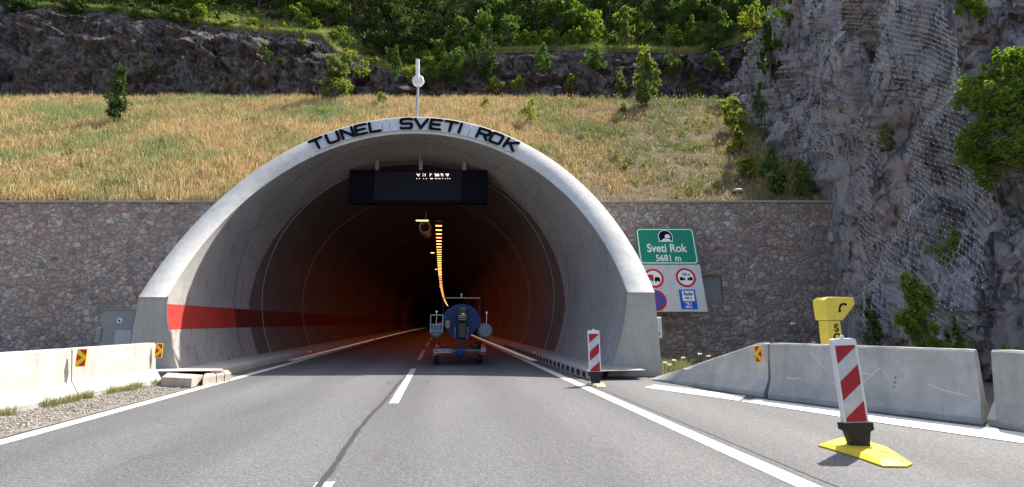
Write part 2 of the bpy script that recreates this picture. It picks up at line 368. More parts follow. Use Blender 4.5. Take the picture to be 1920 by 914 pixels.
# kerbed walkways inside the tunnel
def walkway(u_edge, u_wall, a0, a1, h, name):
    aa = np.concatenate([np.arange(a0, 30, 1.5), np.arange(30, a1, 4.)])
    prof = [(u_edge, -.02), (u_edge, h - .02), (u_edge + .02 * np.sign(u_wall - u_edge), h), (u_wall, h + .01)]
    P = np.stack([T(u, aa, z) for u, z in prof], 0); V, F = grid(P); return quadmesh(name, V, F, CONC_D)
wl_ = tag(walkway(-5.3, -6.75, 12.6, 170, .17, 'pavement'), kind='structure')
wr_ = tag(walkway(3.42, 4.75, 10.9, 170, .2, 'pavement'), kind='structure')
mb = MB()
for a in np.arange(11.4, 26, .5):
    c = T(3.415, a, .09); mb.box(c, (.02, .24, .13), math.atan2(AX[1], AX[0]) - math.pi / 2)
mb.build('drain_slot', DARK, wr_)

# ------------------------------------------------------------------ hill terrain
def rowz(row, Y): return CAM_H + Y * (SP * F_PX + (457 - row) * CP) / (CP * F_PX - (457 - row) * SP)
YW, ZW = 17.3, 5.68
def pxX(px, row, Y): return (px - 960) / (CP * F_PX - (457 - row) * SP) * Y
def in_shell(X, Y, Z, extra=.35):
    u = X * UA[0] + Y * UA[1]; a = X * AX[0] + Y * AX[1]; u = u - shift(a)
    return np.hypot(u - U0, (Z - Z0 - DZ) * EE) < RI + extra
def meadow_z(X, Y):
    crest = rowz(187, 32.)
    s = np.clip((Y - YW) / (32 - YW), 0, None)
    z = ZW + (crest - ZW) * s
    z = np.where(Y > 32, crest - .12 * (Y - 32), z)
    z = z + .28 * fbm(X * .35, Y * .35, X * 0, 4) * np.clip((Y - YW) / 2, 0, 1)
    return z
xs = np.arange(-46, 26.01, .3); ys = np.arange(YW, 40.01, .3)
X, Y = np.meshgrid(xs, ys, indexing='ij'); Z = meadow_z(X, Y); P = np.stack([X, Y, Z], -1); V, F = grid(P)
fc = V[F].mean(1); F = F[~in_shell(fc[:, 0], fc[:, 1], fc[:, 2])]
tag(quadmesh('meadow_terrain', V, F, SOIL, smooth=True), kind='structure')
# rock step behind the meadow and the slope above it
RT = [(-400, -5), (0, 8), (200, 18), (380, 40), (420, 52), (600, 66), (632, 100), (700, 122), (790, 140), (850, 128), (900, 98), (1100, 92), (1300, 98), (1360, 85), (1440, 60), (1700, 20)]
RTX = [pxX(p, r, 41.) for p, r in RT]; RTZ = [rowz(r, 41.) for _, r in RT]
def top_z(X): return np.interp(X, RTX, RTZ)
xs = np.arange(-58, 34, .16); w = np.linspace(0, 1, 90)
X, W = np.meshgrid(xs, w, indexing='ij'); zt = top_z(X); zb = 15.6
Zc = zb + (zt - zb) * W; Yc = 38.2 + 3.2 * W ** 1.3
st = fbm(X * .22, Zc * .12, X * 0 + 3, 5, True); bl = cells(X * .55, Yc * .3, Zc * .7); b2 = cells(X * 1.3, Yc, Zc * 1.7 + 5)
dsp = .9 * st + .95 * bl + .35 * b2 + .35 * fbm(X * 1.6, Zc * 1.2, X * 0, 4)
taper = np.clip((1 - W) * 6, 0.15, 1); Yc = Yc - dsp * taper
Zc = Zc + .35 * fbm(X * .8, Zc, X * 0, 3) * W
PR = np.stack([X, Yc, Zc], -1); PR = np.concatenate([PR, np.stack([X[:, -1], Yc[:, -1] * 0 + 41.9, top_z(X[:, -1]) - .25], -1)[:, None], np.stack([X[:, -1], Yc[:, -1] * 0 + 43.0, top_z(X[:, -1]) - 1.2], -1)[:, None]], 1)
V, F = grid(PR); tag(quadmesh('rock_step_hill', V, F, ROCK_B), kind='structure')
def upper_z(X, Y):
    z = top_z(X) - .35 + (Y - 41) * .80 + np.maximum(Y - 47, 0) * .4 + .5 * fbm(X * .2, Y * .2, X * 0 + 5, 4) * np.clip((Y - 41.4) / 2, 0, 1)
    return z
xs = np.arange(-110, 90, .8); ys = np.concatenate([np.arange(41.5, 56, .5), np.arange(56, 130, 3)])
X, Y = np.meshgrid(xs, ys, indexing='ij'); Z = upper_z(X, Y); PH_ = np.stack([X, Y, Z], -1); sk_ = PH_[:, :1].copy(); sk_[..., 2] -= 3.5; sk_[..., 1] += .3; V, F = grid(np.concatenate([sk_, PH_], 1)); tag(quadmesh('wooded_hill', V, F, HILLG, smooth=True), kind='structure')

# ------------------------------------------------------------------ big cliff on the right
CB = np.array([(40, -8), (24, .5), (16.5, 3.5), (13.2, 6.2), (11.7, 8.8), (11.1, 11.5), (11.2, 14.2), (11.45, 17.3), (12.2, 22.5), (13.0, 28), (13.9, 36), (15, 46)], float)
cl = np.concatenate([[0], np.cumsum(np.linalg.norm(np.diff(CB, axis=0), axis=1))])
def cliff(tt, z, disp=True):
    bx = np.interp(tt, cl, CB[:, 0]); by = np.interp(tt, cl, CB[:, 1])
    e = 1.2; tx = np.interp(tt + e, cl, CB[:, 0]) - np.interp(tt - e, cl, CB[:, 0]); ty = np.interp(tt + e, cl, CB[:, 1]) - np.interp(tt - e, cl, CB[:, 1])
    L = np.hypot(tx, ty); nx, ny = -ty / L, tx / L         # points out of the rock, to the road
    zt_ = np.maximum(8.2, 1.2 + .77 * by); ze = np.minimum(z, zt_); over = np.maximum(z - zt_, 0)       # above its brow the rock rolls back
    lean = .02 * ze + .0112 * ze * ze + over * 1.1; z = ze + over * .22
    X, Yy = bx - nx * lean, by - ny * lean
    d = 0
    if disp:
        rib = fbm(tt * .32, z * .09, z * 0 + 1.3, 4, True); c1 = cells(tt * .42 + .3 * z * .42, z * .3, tt * 0 + 2.); c2 = cells(tt * 1.2 + z * .25, z * .5, tt * 0 + 8.); c3 = cells(tt * 2.7 - z * .5, z * 1.3, tt * 0 + 4.)
        c4 = cells(tt * 4.8 + z * 1.6, z * 2.1 - tt * .8, tt * 0 + 6.); d = 1.0 * (rib - .35) + .85 * (c1 - .5) + .50 * (c2 - .5) + .26 * (c3 - .5) + .11 * (c4 - .5) + .20 * (fbm(tt * 1.9, z * .9, z * 0 + 7, 5, True) - .4)
        near_wall = np.exp(-((tt - cl[7]) / 1.6) ** 2) * (z < 6.5); d = d * (1 - .85 * near_wall)
    return np.stack([X + nx * d, Yy + ny * d, z + 0 * X], -1), np.stack([nx, ny, nx * 0], -1)
ts = np.arange(cl[1], cl[-1], .075); zs = np.arange(-.3, 36, .085)
TT, ZZ = np.meshgrid(ts, zs, indexing='ij'); P, N = cliff(TT, ZZ); V, F = grid(P); tag(quadmesh('rocky_hill', V, F[:, ::-1], ROCK_R), kind='structure')
def cliff_hit(px, py):
    """world point of the cliff surface on one sight line (plain surface, then the nearest rock)"""
    best = None
    t = np.arange(cl[2], cl[-1], .15); z = np.arange(0, 34, .15); A, B = np.meshgrid(t, z, indexing='ij'); Pq, Nq = cliff(A, B)
    d = Pq - O; f_ = d[..., 1] * CP + d[..., 2] * SP; xx = 960 + F_PX * d[..., 0] / f_; yy = 457 - F_PX * (-d[..., 1] * SP + d[..., 2] * CP) / f_
    e = (xx - px) ** 2 + (yy - py) ** 2 + f_ * 1.5; e = np.where(f_ > 1, e, 1e9); i = np.unravel_index(np.argmin(e), e.shape); return Pq[i], Nq[i]

# ------------------------------------------------------------------ rubble retaining walls
def outer_u(z, side, ins=.12):
    return U0 + side * (RI + TH - ins) * math.sqrt(max(0, 1 - ((z - Z0 - DZ) * EE / (RI + TH - ins)) ** 2))
def wall_edge(side):
    out = []
    for z in np.linspace(-.2, ZW, 14):
        u = outer_u(z, side); a = (YW - u * UA[1]) / AX[1]; out.append((float(T(u, a, z)[0]), z))
    return out
lw = thing('stone_retaining_wall', 'grey brown rubble stone wall left of the tunnel mouth, behind the utility cabinet', 'wall')
el = wall_edge(-1); mb = MB(); mb.prism([(-46, -.2)] + el + [(-46, ZW)], lambda x, z, s: (x, YW + .5 * s, z)); mb.build('wall', RUBBLE, lw)
mb = MB(); mb.box(((-46 + el[-1][0]) / 2, YW + .22, ZW + .03), (el[-1][0] + 46, .62, .07)); mb.build('coping', CONC_D, lw)
rw = thing('stone_retaining_wall', 'reddish rubble stone wall with square recess, right of the tunnel mouth', 'wall')
er = wall_edge(1); nz = [atY(1315, 517, YW), atY(1356, 567, YW)]
nx0, nx1, nz0, nz1 = nz[0][0], nz[1][0] + .02, nz[1][2], nz[0][2]
lo = [p for p in er if p[1] < nz1]; XE = 12.2
nzz = [p for p in er if p[1] < nz0]; 
def wquad(poly): mb.prism(poly, lambda x, z, s: (x, YW + .5 * s, z))
def ezx(z): return float(np.interp(z, [p[1] for p in er], [p[0] for p in er]))
mb = MB(); wquad([(XE, -.2), (XE, nz0)] + [(ezx(z), z) for z in np.linspace(nz0, -.2, 6)])
wquad([(nx0, nz0), (nx0, nz1), (ezx(nz1), nz1), (ezx((nz0 + nz1) / 2), (nz0 + nz1) / 2), (ezx(nz0), nz0)]); wquad([(nx1, nz0), (XE, nz0), (XE, nz1), (nx1, nz1)])
wquad([(XE, nz1), (XE, ZW)] + [(ezx(z), z) for z in np.linspace(ZW, nz1, 6)]); mb.build('wall', RUBBLE, rw)
mb = MB(); mb.box(((nx0 + nx1) / 2, YW + .17, (nz0 + nz1) / 2), (nx1 - nx0 + .02, .06, nz1 - nz0 + .02)); mb.build('recess_panel', CABGREY, rw)
mb = MB(); mb.box(((XE + er[-1][0]) / 2, YW + .22, ZW + .03), (XE - er[-1][0], .62, .07)); mb.build('coping', CONC_D, rw)

# ================================================================== TUNNEL
tun = thing('road_tunnel', 'round concrete tunnel mouth with its name in black letters over the arch', 'tunnel')
ZSL, ZSR = 1.93, 2.06
def th_in(z): return math.asin(max(-1, min(1, (z - Z0) * EE / RI)))
def th_out(z): return math.asin(max(-1, min(1, (z - Z0 - DZ) * EE / (RI + TH))))
def ringpt(th1, th2, r, zc=None):
    u = (U0 + RI * math.cos(th1)) * (1 - r) + (U0 + (RI + TH) * math.cos(th2)) * r
    z = (Z0 + RI / EE * math.sin(th1)) * (1 - r) + (Z0 + DZ + (RI + TH) / EE * math.sin(th2)) * r
    return u, z
def face_pt(s, r, off=0.):     # s 0..1 right spring to left spring
    a1, b1 = th_in(ZSR), math.pi - th_in(ZSL); a2, b2 = th_out(ZSR), math.pi - th_out(ZSL)
    u, z = ringpt(a1 + (b1 - a1) * s, a2 + (b2 - a2) * s, r); return T(u, cut(u, z) - off, z)
NS = 96; S = np.linspace(0, 1, NS + 1)
# casting lift: each formwork segment sits a few millimetres differently
rows = []
for r, back in ((0, .0), (.03, -.025), (.5, -.03), (.97, -.025), (1, 0)):
    rows.append([face_pt(s, r, -back * -1 if False else (-back)) for s in S])
def shell_back(s, r, da):
    a1, b1 = th_in(ZSR), math.pi - th_in(ZSL); a2, b2 = th_out(ZSR), math.pi - th_out(ZSL)
    u, z = ringpt(a1 + (b1 - a1) * s, a2 + (b2 - a2) * s, r); return T(u, cut(u, z) + da, z)
rows += [[shell_back(s, 1, 3.) for s in S], [shell_back(s, 1, 9.) for s in S]]
V, F = grid(np.array(rows)); quadmesh('portal_collar', V, F, CONC, tun)
for side, zs_ in ((1, ZSR), (-1, ZSL)):
    mb = MB(); pro = []
    zz = np.linspace(-.15, zs_, 8); V = []
    for z in zz:
        ui = U0 + side * RI * math.cos(th_in(z)); uo = U0 + side * (RI + TH) * math.cos(th_out(z))
        if z < 1.9: uo = U0 + side * ((RI + TH) * math.cos(th_out(zs_)) + .05 * (zs_ - z))
        for u in (ui, uo): V.append(T(u, cut(u, zs_) + .012, z))
        V.append(T(uo, cut(uo, zs_) + 7., z))
    n = len(zz); Fm = []
    for i in range(n - 1):
        for j in (0, 1): Fm.append((3 * i + j, 3 * i + j + 1, 3 * i + 3 + j + 1, 3 * i + 3 + j))
    mb.add(V, Fm); mb.build('portal_base', CONC_D, tun)
# lining
thl = np.linspace(th_in(-.2), math.pi - th_in(-.2), 90)
ul = U0 + RI * np.cos(thl); zl = Z0 + RI / EE * np.sin(thl)
def face_a(u, z):
    zs_ = ZSR if u > 0 else ZSL; return cut(u, max(z, zs_))
fa = np.array([face_a(u, z) for u, z in zip(ul, zl)])
aL = np.concatenate([np.linspace(0, 1, 14), []]); rows = [T(ul, fa + (22 - fa) * k, zl) for k in aL] + [T(ul, np.full_like(ul, a), zl) for a in np.arange(25, 176, 5.)]
DIM_LINING = weathered('shaded_lining', (.17, .145, .125), .65, scale=.5, tint=(.11, .09, .08))  # dark copy of the lining: the dimness deeper in is put into its colour
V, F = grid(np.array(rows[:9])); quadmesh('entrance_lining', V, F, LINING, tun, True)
V, F = grid(np.array(rows[8:])); quadmesh('inner_lining', V, F, DIM_LINING, tun, True)
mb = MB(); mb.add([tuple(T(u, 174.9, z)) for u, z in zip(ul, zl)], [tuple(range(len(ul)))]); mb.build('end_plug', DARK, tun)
SEAMM = mat('seam_edge', (.30, .27, .25), .8)
# seams between lining segments
for a, wdt in ((19.9, .05), (25.5, .04), (31.5, .04), (38, .05), (45, .05), (53, .05)):
    k = 1 - (.018 if a < 26 else .010) / RI; u_ = U0 + (ul - U0) * k; z_ = Z0 + (zl - Z0) * k
    V, F = grid(np.array([T(ul, np.full_like(ul, a), zl), T(u_ * 1, np.full_like(ul, a), z_), T(u_, np.full_like(ul, a + wdt), z_)])); quadmesh('lining_seam', V, F, SEAMM, tun)
for a in (17.4, 28.3, 34.8, 41.5):   # dark open joints
    k = 1 - .006 / RI; u_ = U0 + (ul - U0) * k; z_ = Z0 + (zl - Z0) * k; am = np.maximum(np.full_like(ul, a), fa + .01)
    keep = fa < a; u2, z2 = u_[keep], z_[keep]
    if a < 20: 
        for sd in (1, -1):
            q = (np.sign(u2 - U0) == sd)
            V, F = grid(np.array([T(u2[q], np.full(q.sum(), a), z2[q]), T(u2[q], np.full(q.sum(), a + .03), z2[q])])); quadmesh('lining_seam', V, F, DARK, tun)
    else:
        V, F = grid(np.array([T(u2, np.full_like(u2, a), z2), T(u2, np.full_like(u2, a + .04), z2)])); quadmesh('lining_seam', V, F, DARK, tun)
# red band on the left wall
zr = np.linspace(1.13, 1.76, 4); ur = np.array([U0 - (RI - .008) * math.cos(th_in(z)) for z in zr])
rows = [T(ur, np.array([cut(u, ZSL) + .02 for u in ur]), zr)] + [T(ur, np.full(4, a), zr) for a in np.arange(15, 175, 4.)]
REDI = weathered('shaded_red_paint', (.16, .025, .018), .7, scale=1.5)  # darker red for the inner band, with the tunnel's shade painted in
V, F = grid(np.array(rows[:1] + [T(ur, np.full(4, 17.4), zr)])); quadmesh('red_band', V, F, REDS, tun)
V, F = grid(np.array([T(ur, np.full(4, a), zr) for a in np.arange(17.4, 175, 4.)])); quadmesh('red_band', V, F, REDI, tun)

# name band and its letters
def face_from_px(px, py):
    d = ray(px, py); s = 15.
    for _ in range(80):
        P = O + d * s; u, z = P @ UA, P[2]; s = .5 * s + .5 * cut(u, z) / (d @ AX)
    P = O + d * s; return P @ UA, P[2]
def s_of(px, py):
    u, z = face_from_px(px, py); th = math.atan2((z - Z0 - DZ / 2) * EE, (u - U0)); a1, b1 = th_in(ZSR), math.pi - th_in(ZSL); return (th - a1) / (b1 - a1)
sA, sB = s_of(586, 275), s_of(970, 277)
L3 = lambda cx, cy: (560 + cx / 4.3636, 200 + cy / 4.3636)
cuts_ = sorted([sB, sA, s_of(*L3(750, 190)), s_of(*L3(1400, 200)), s_of(*L3(690, 190)), s_of(*L3(1060, 160)), s_of(*L3(460, 215)), s_of(*L3(1570, 240)), s_of(*L3(330, 250))])
for c0_, c1_ in zip(cuts_[:-1], cuts_[1:]):
    ss = np.linspace(c0_ + .0006, c1_ - .0006, 10); V = []
    for off in (.045, .085):
        for r in (.17, .9): V += [face_pt(s, r, off) for s in ss]
    n = len(ss); f = []
    for i in range(n - 1):
        f += [(2 * n + i, 2 * n + i + 1, 3 * n + i + 1, 3 * n + i), (i, n + i, n + i + 1, i + 1), (i, i + 1, 2 * n + i + 1, 2 * n + i), (n + i, 3 * n + i, 3 * n + i + 1, n + i + 1)]
    f += [(0, 2 * n, 3 * n, n), (n - 1, 2 * n - 1, 4 * n - 1, 3 * n - 1)]
    MB().add(V, f).build('name_panel', BOARDW, tun)
GLY = {'T': [[(0, 1), (1, 1)], [(.5, 1), (.5, 0)]], 'U': [[(0, 1), (0, .15), (.15, 0), (.85, 0), (1, .15), (1, 1)]], 'N': [[(0, 0), (0, 1), (1, 0), (1, 1)]],
       'E': [[(1, 1), (0, 1), (0, 0), (1, 0)], [(0, .5), (.85, .5)]], 'L': [[(0, 1), (0, 0), (1, 0)]], 'S': [[(1, .93), (.9, 1), (.1, 1), (0, .9), (0, .6), (.1, .5), (.9, .5), (1, .4), (1, .1), (.9, 0), (.1, 0), (0, .07)]],
       'V': [[(0, 1), (.5, 0), (1, 1)]], 'I': [[(.5, 1), (.5, 0)]], 'R': [[(0, 0), (0, 1), (.9, 1), (1, .9), (1, .58), (.9, .48), (0, .48)], [(.5, .48), (1, 0)]],
       'O': [[(.12, 0), (0, .12), (0, .88), (.12, 1), (.88, 1), (1, .88), (1, .12), (.88, 0), (.12, 0)]], 'K': [[(0, 0), (0, 1)], [(1, 1), (.12, .47)], [(.3, .6), (1, 0)]]}
arc_len = (RI + TH / 2) * (math.pi - th_in(ZSL) - th_in(ZSR))
def letter(ch, cx, cy, wid=.38):
    sc = s_of(*L3(cx, cy)); mb = MB(); hw = .05
    wid = {'I': .1, 'T': .42, 'V': .44, 'N': .38, 'O': .38, 'K': .38, 'E': .36, 'L': .36}.get(ch, wid)
    for st in GLY[ch]:
        pts = []
        for p, q in zip(st[:-1], st[1:]):
            k = 4
            for i in range(k): pts.append((p[0] + (q[0] - p[0]) * i / k, p[1] + (q[1] - p[1]) * i / k))
        pts.append(st[-1]); hgt = .47
        P2 = [((x - .5) * wid, (y - .5) * hgt) for x, y in pts]
        for (x0, y0), (x1, y1) in zip(P2[:-1], P2[1:]):
            L = math.hypot(x1 - x0, y1 - y0); 
            if L < 1e-6: continue
            dx, dy = (x1 - x0) / L, (y1 - y0) / L
            hexa = []
            for t_ in np.linspace(-math.pi / 2, math.pi / 2, 5): hexa.append((x1 + hw * (math.cos(t_) * dx - math.sin(t_) * dy), y1 + hw * (math.cos(t_) * dy + math.sin(t_) * dx)))
            for t_ in np.linspace(math.pi / 2, 3 * math.pi / 2, 5): hexa.append((x0 + hw * (math.cos(t_) * dx - math.sin(t_) * dy), y0 + hw * (math.cos(t_) * dy + math.sin(t_) * dx)))
            jt = .0006 * (len(mb.v) % 7)
            mb.prism(hexa, lambda x, y, sd: face_pt(sc - x / arc_len, .535 + y / .86, .09 + (.055 + jt) * sd))
    mb.build('letter', BLACK, tun)
for ch, cx, cy in (('T', 155, 310), ('U', 290, 275), ('N', 405, 235), ('E', 515, 205), ('L', 630, 190), ('S', 882, 160), ('V', 1000, 160), ('E', 1120, 165), ('T', 1240, 175), ('I', 1318, 190), ('R', 1510, 230), ('O', 1615, 265), ('K', 1740, 310)): letter(ch, cx, cy)

# loose concrete slabs at the left walkway end
def slab(poly_px, z0, z1, label, nm='concrete_slab'):
    mb = MB(); pl = [G(x, y, z1)[:2] for x, y in poly_px]; n = len(pl)
    V = [(x, y, z) for z in (z0, z1) for x, y in pl]; mb.add(V, [tuple(range(n - 1, -1, -1)), tuple(range(n, 2 * n))] + [(i, (i + 1) % n, n + (i + 1) % n, n + i) for i in range(n)])
    o = mb.build(nm, SLABM); tag(o, label, 'slab', 'concrete slabs at the walkway end'); bv = o.modifiers.new('edge', 'BEVEL'); bv.width = .012; bv.segments = 2; return o
SLABM = weathered('slab_concrete', (.46, .40, .35), .7, scale=3, streak=False)
slab([(303, 707), (314, 699), (381, 703), (360, 710)], .0, .19, 'broad tan slab nearest the concrete barrier, at the left wall foot')
slab([(381, 708), (383, 701), (401, 698), (406, 704)], .0, .17, 'small tan kerb block touching the broad slab')
slab([(407, 704), (402, 697), (415, 695), (421, 702)], .0, .17, 'middle one of the small tan kerb blocks')
slab([(422, 702), (416, 694), (428, 694), (434, 700)], .0, .17, 'small tan kerb block farthest into the tunnel')
slab([(396, 695), (399, 692), (413, 692), (416, 695)], .17, .23, 'thin pale slab lying on top of the kerb blocks')

# ------------------------------------------------------------------ message sign hanging in the mouth
YM = 18.35
p0, p1 = atY(655, 319, YM), atY(913, 381, YM)
ms = thing('message_sign', 'wide black electronic message sign hung from three rods under the tunnel ceiling', 'electronic sign', ((p0[0] + p1[0]) / 2, YM, p1[2]))
Wm, Hm = p1[0] - p0[0], p0[2] - p1[2]
SG1 = mat('sign_case', (.007, .007, .012), .9, .05); SG2 = mat('sign_display', (.02, .021, .03), .9, .05)
MB().box((0, .18, Hm / 2), (Wm, .34, Hm), 0, .02).build('case', SG1, ms)
xa, xb = (703 - 655) / 258 * Wm - Wm / 2, (866 - 655) / 258 * Wm - Wm / 2
MB().box(((xa + xb) / 2, -.003, Hm / 2 + .02), (xb - xa, .03, Hm - .16)).build('display', SG2, ms)
for s in (-1, 1):
    xc = (xa - Wm / 2) / 2 if s < 0 else (xb + Wm / 2) / 2
    MB().box((xc, 0, Hm / 2), (Wm / 2 - abs(xa) - .08 if s < 0 else Wm / 2 - xb - .08, .02, Hm - .2)).build('side_panel', mat('sign_side', (.009, .009, .016), .9, .05), ms)
for px in (703, 785, 867):
    x = (px - 655) / 258 * Wm - Wm / 2; top = 8.25 if px == 785 else 8.02
    r_ = MB().tube([(x, .16, Hm), (x, .16, top - p1[2])], .035).build('hanger_rod', STEEL, ms)
    MB().box((x + .08, .14, Hm + .22), (.06, .06, .46)).build('bracket', STEEL, r_)
    MB().box((x, .16, top - p1[2]), (.22, .22, .06)).build('ceiling_plate', STEEL, r_)
LED = mat('led_pixels', (.9, .8, .75), .5, emit=(1, .86, .8), es=1.6)
ROWS = ["X...X....X..X......X.X....XX..XX...XXX....X.X.X.",
        ".XXX........X.......X......XXX.XX...X.X....XXXX..",
        "..XX.....X..X......X.......XXXXXX...X.X.....XX...",
        ".................................................",
        ".................................................",
        "X...X.....X...X.....XXXX...X.X..X.X...X...X..X..X"]
mb = MB(); dpx = Wm / 258
for j, row in enumerate(ROWS):
    for i, ch in enumerate(row):
        if ch == 'X': mb.box(((782 + i * 1.28 - 655) * dpx - Wm / 2, -.025, Hm - (327.2 + j * 1.8 - 319) * dpx), (.019, .012, .019))
mb.build('led_text', LED, ms)

# ------------------------------------------------------------------ tunnel lamps
LAMP = mat('sodium_lamp', (.9, .5, .2), .5, emit=(1., .36, .10), es=2.6)
LU = -.18
def lamp(a, first=[None]):
    if first[0] is None:
        o = thing('tunnel_lamp', 'small orange lit lamp in the long row under the tunnel ceiling', 'lamp', (0, 0, 0), 0, 'row of orange ceiling lamps')
        MB().box((0, 0, .05), (.36, .2, .08), 0, .02).build('housing', DARK, o)
        MB().box((0, 0, -.006), (.30, .10, .03)).build('lens', LAMP, o); first[0] = o
    else: o = copy_tree(first[0])
    o.location = T(LU, a, 5.95); o.rotation_euler = (0, 0, math.atan2(AX[1], AX[0]) - math.pi / 2); return o
for a in list(np.arange(23.2, 50, 1.12)) + list(np.arange(51, 140, 2.3)): lamp(float(a))
for k, a in enumerate((22, 32, 44, 60, 84)):      # the glow of the lamp row on the walls
    ld = bpy.data.lights.new('lamp_glow', 'AREA'); ld.shape = 'RECTANGLE'; ld.size = .5; ld.size_y = 9; ld.energy = 50; ld.color = (1, .14, .03)
    lo_ = bpy.data.objects.new('lamp_glow', ld); COL.objects.link(lo_); lo_.location = T(LU, a + 4, 5.88); lo_.rotation_euler = (0, 0, math.atan2(AX[1], AX[0]) - math.pi / 2)
# cable tray carrying them
tray = MB()
for s_ in (.0,):
    a_ = np.arange(22.5, 150, 3.); 
    for q0, q1 in zip(a_[:-1], a_[1:]):
        V = [tuple(T(u, a, z)) for a in (q0, q1) for u, z in ((LU - .16, 6.08), (LU + .16, 6.08), (LU + .16, 6.16), (LU - .16, 6.16))]
        tray.add(V, [(0, 1, 5, 4), (1, 2, 6, 5), (2, 3, 7, 6), (3, 0, 4, 7)])
tag(tray.build('cable_tray', DARK), 'long dark cable tray carrying the row of orange ceiling lamps', 'cable tray')
# three short dashes and side lamps
SIDE = [(784, 414, 23.5, .20), (791, 414, 23.5, .18), (799, 414, 23.5, .22), (811, 474.5, 34, .24), (818, 505.5, 45, .2), (825.5, 538, 64, .2)]
for i, (px, py, Y_, w_) in enumerate(SIDE):
    c = atY(px, py, Y_); o = thing('side_lamp', ['left', 'middle', 'right'][i] + ' one of three thin orange lamps above the jet fan' if i < 3 else ['largest', 'second', 'smallest'][i - 3] + ' of the tiny lone lamps just left of the lamp row', 'lamp', c, 0, 'thin side lamps')
    MB().box((0, 0, .045), (w_ + .05, .15, .05)).build('housing', DARK, o); MB().box((0, 0, 0), (w_, .1, .035)).build('lens', LAMP, o)
# jet fan
c = atY(797, 426, 23.8); jf = thing('jet_fan', 'round grey jet fan hanging under the ceiling beside the first lamps', 'fan', c, math.atan2(AX[1], AX[0]) - math.pi / 2)
n = 24; V = []; rr = [(.27, 0), (.30, -.03), (.30, 1.6), (.27, 1.6), (.23, 1.5), (.23, .05)]
for r_, y in rr: V += [(r_ * math.cos(t), y, r_ * math.sin(t)) for t in np.linspace(0, 2 * math.pi, n, endpoint=False)]
f = [(i * n + j, i * n + (j + 1) % n, ((i + 1) % 6) * n + (j + 1) % n, ((i + 1) % 6) * n + j) for i in range(6) for j in range(n)]
MB().add(V, f).build('casing', CABGREY, jf, True); MB().ball((0, .3, 0), (.08, .12, .08)).build('hub', DARK, jf)
mb = MB()
for k in range(8):
    t = k * math.pi / 4; mb.add([(.05 * math.cos(t), .3, .05 * math.sin(t)), (.05 * math.cos(t + .3), .36, .05 * math.sin(t + .3)), (.22 * math.cos(t + .25), .36, .22 * math.sin(t + .25)), (.22 * math.cos(t), .3, .22 * math.sin(t))], [(0, 1, 2, 3)])
mb.build('blade_wheel', DARK, jf); MB().box((0, .8, .62), (.06, .06, .7)).build('hanger', STEEL, jf)
# emergency sign box on the right wall
c = atY(972, 537, 33.); nb = thing('wall_box', 'narrow black upright box on the right tunnel wall', 'wall box', c)
MB().box((0, 0, 0), (.32, .3, 1.5), 0, .02).build('case', DARK, nb); MB().box((0, -.16, 0), (.24, .02, 1.4)).build('front_plate', mat('dark_plate', (.02, .02, .02), .4), nb)
# red kerb reflectors
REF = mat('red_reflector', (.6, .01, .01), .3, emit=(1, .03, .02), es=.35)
for i, (px, py) in enumerate(((582, 660), (676, 641), (703, 636), (749, 627), (1001, 661), (966, 645))):
    z = .2; c = G(px, py, z); lab = ['largest red reflector on the left kerb, nearest the tunnel mouth', 'second red reflector along the left kerb', 'third red reflector along the left kerb', 'tiny red reflector deepest along the left kerb', 'red reflector on the right kerb nearer the mouth', 'red reflector on the right kerb deeper inside'][i]
    o = thing('kerb_reflector', lab, 'reflector', c, 0, 'red kerb reflectors'); MB().box((0, .02, -.01), (.15, .07, .08), 0, .01).build('body', DARK, o); MB().box((0, -.02, 0), (.11, .012, .045)).build('lens', REF, o)

# ------------------------------------------------------------------ mast on the crown
pm = face_from_px(780, 225); base = T(pm[0], cut(*pm) + .25, pm[1] - .1); sc = base[1]
mast = thing('radar_mast', 'thin grey pole with white disc and upright tube on the tunnel crown', 'mast', base)
zt = atY(784, 160, sc)[2] - base[2]; x1 = atY(784, 160, sc)[0] - base[0]
MB().tube([(0, 0, -.2), (x1, 0, zt)], .045).build('pole', STEEL, mast); MB().box((0, 0, .05), (.2, .2, .1)).build('foot_plate', STEEL, mast)
n = 24; V = [(x1 + r_ * math.cos(t), y, zt + .16 + r_ * math.sin(t)) for r_, y in ((.20, -.10), (.22, -.06), (.22, .04), (.1, .08)) for t in np.linspace(0, 2 * math.pi, n, endpoint=False)]
f = [(i * n + j, i * n + (j + 1) % n, (i + 1) * n + (j + 1) % n, (i + 1) * n + j) for i in range(3) for j in range(n)] + [tuple(range(n)), tuple(range(3 * n, 4 * n))]
MB().add(V, f).build('disc', WHITE, mast); zt2 = atY(783, 116, sc)[2] - base[2]
MB().tube([(x1, -.13, zt + .1), (x1 - .02, -.13, zt2)], .075, 12).build('tube', WHITE, mast)

# ------------------------------------------------------------------ sign board on the right
SB_t, SB_b = atY(1240, 428.5, 16.55), atY(1240, 585, 15.95)
def sb_plane(px, py):
    d = ray(px, py); # plane through SB_t and SB_b, containing the x direction
    n_ = np.cross([1, 0, 0], sdir); s = ((SB_t - O) @ n_) / (d @ n_); return O + d * s
sv = SB_t - SB_b; sv[0] = 0; sdir = sv / np.linalg.norm(sv) + np.array([-.025, 0, 0]); sn = np.cross([1, 0, 0], sv); sn = sn / np.linalg.norm(sn)
if sn[1] > 0: sn = -sn
c0_ = sb_plane(1252, 585) + np.array([.06, 0, 0]); org = np.array([c0_[0], c0_[1], c0_[2]])
sb = thing('traffic_sign_board', 'tall board with green tunnel sign over white panel of four traffic signs', 'road sign', org)
def S2(px, py): P = sb_plane(px, py) - org; y = (P[1:] @ sdir[1:]) / (sdir[1:] @ sdir[1:]); return P[0] - y * sdir[0], y
def SL(x, y, off): return tuple(np.array([x, 0, 0]) + sdir * y + sn * off)
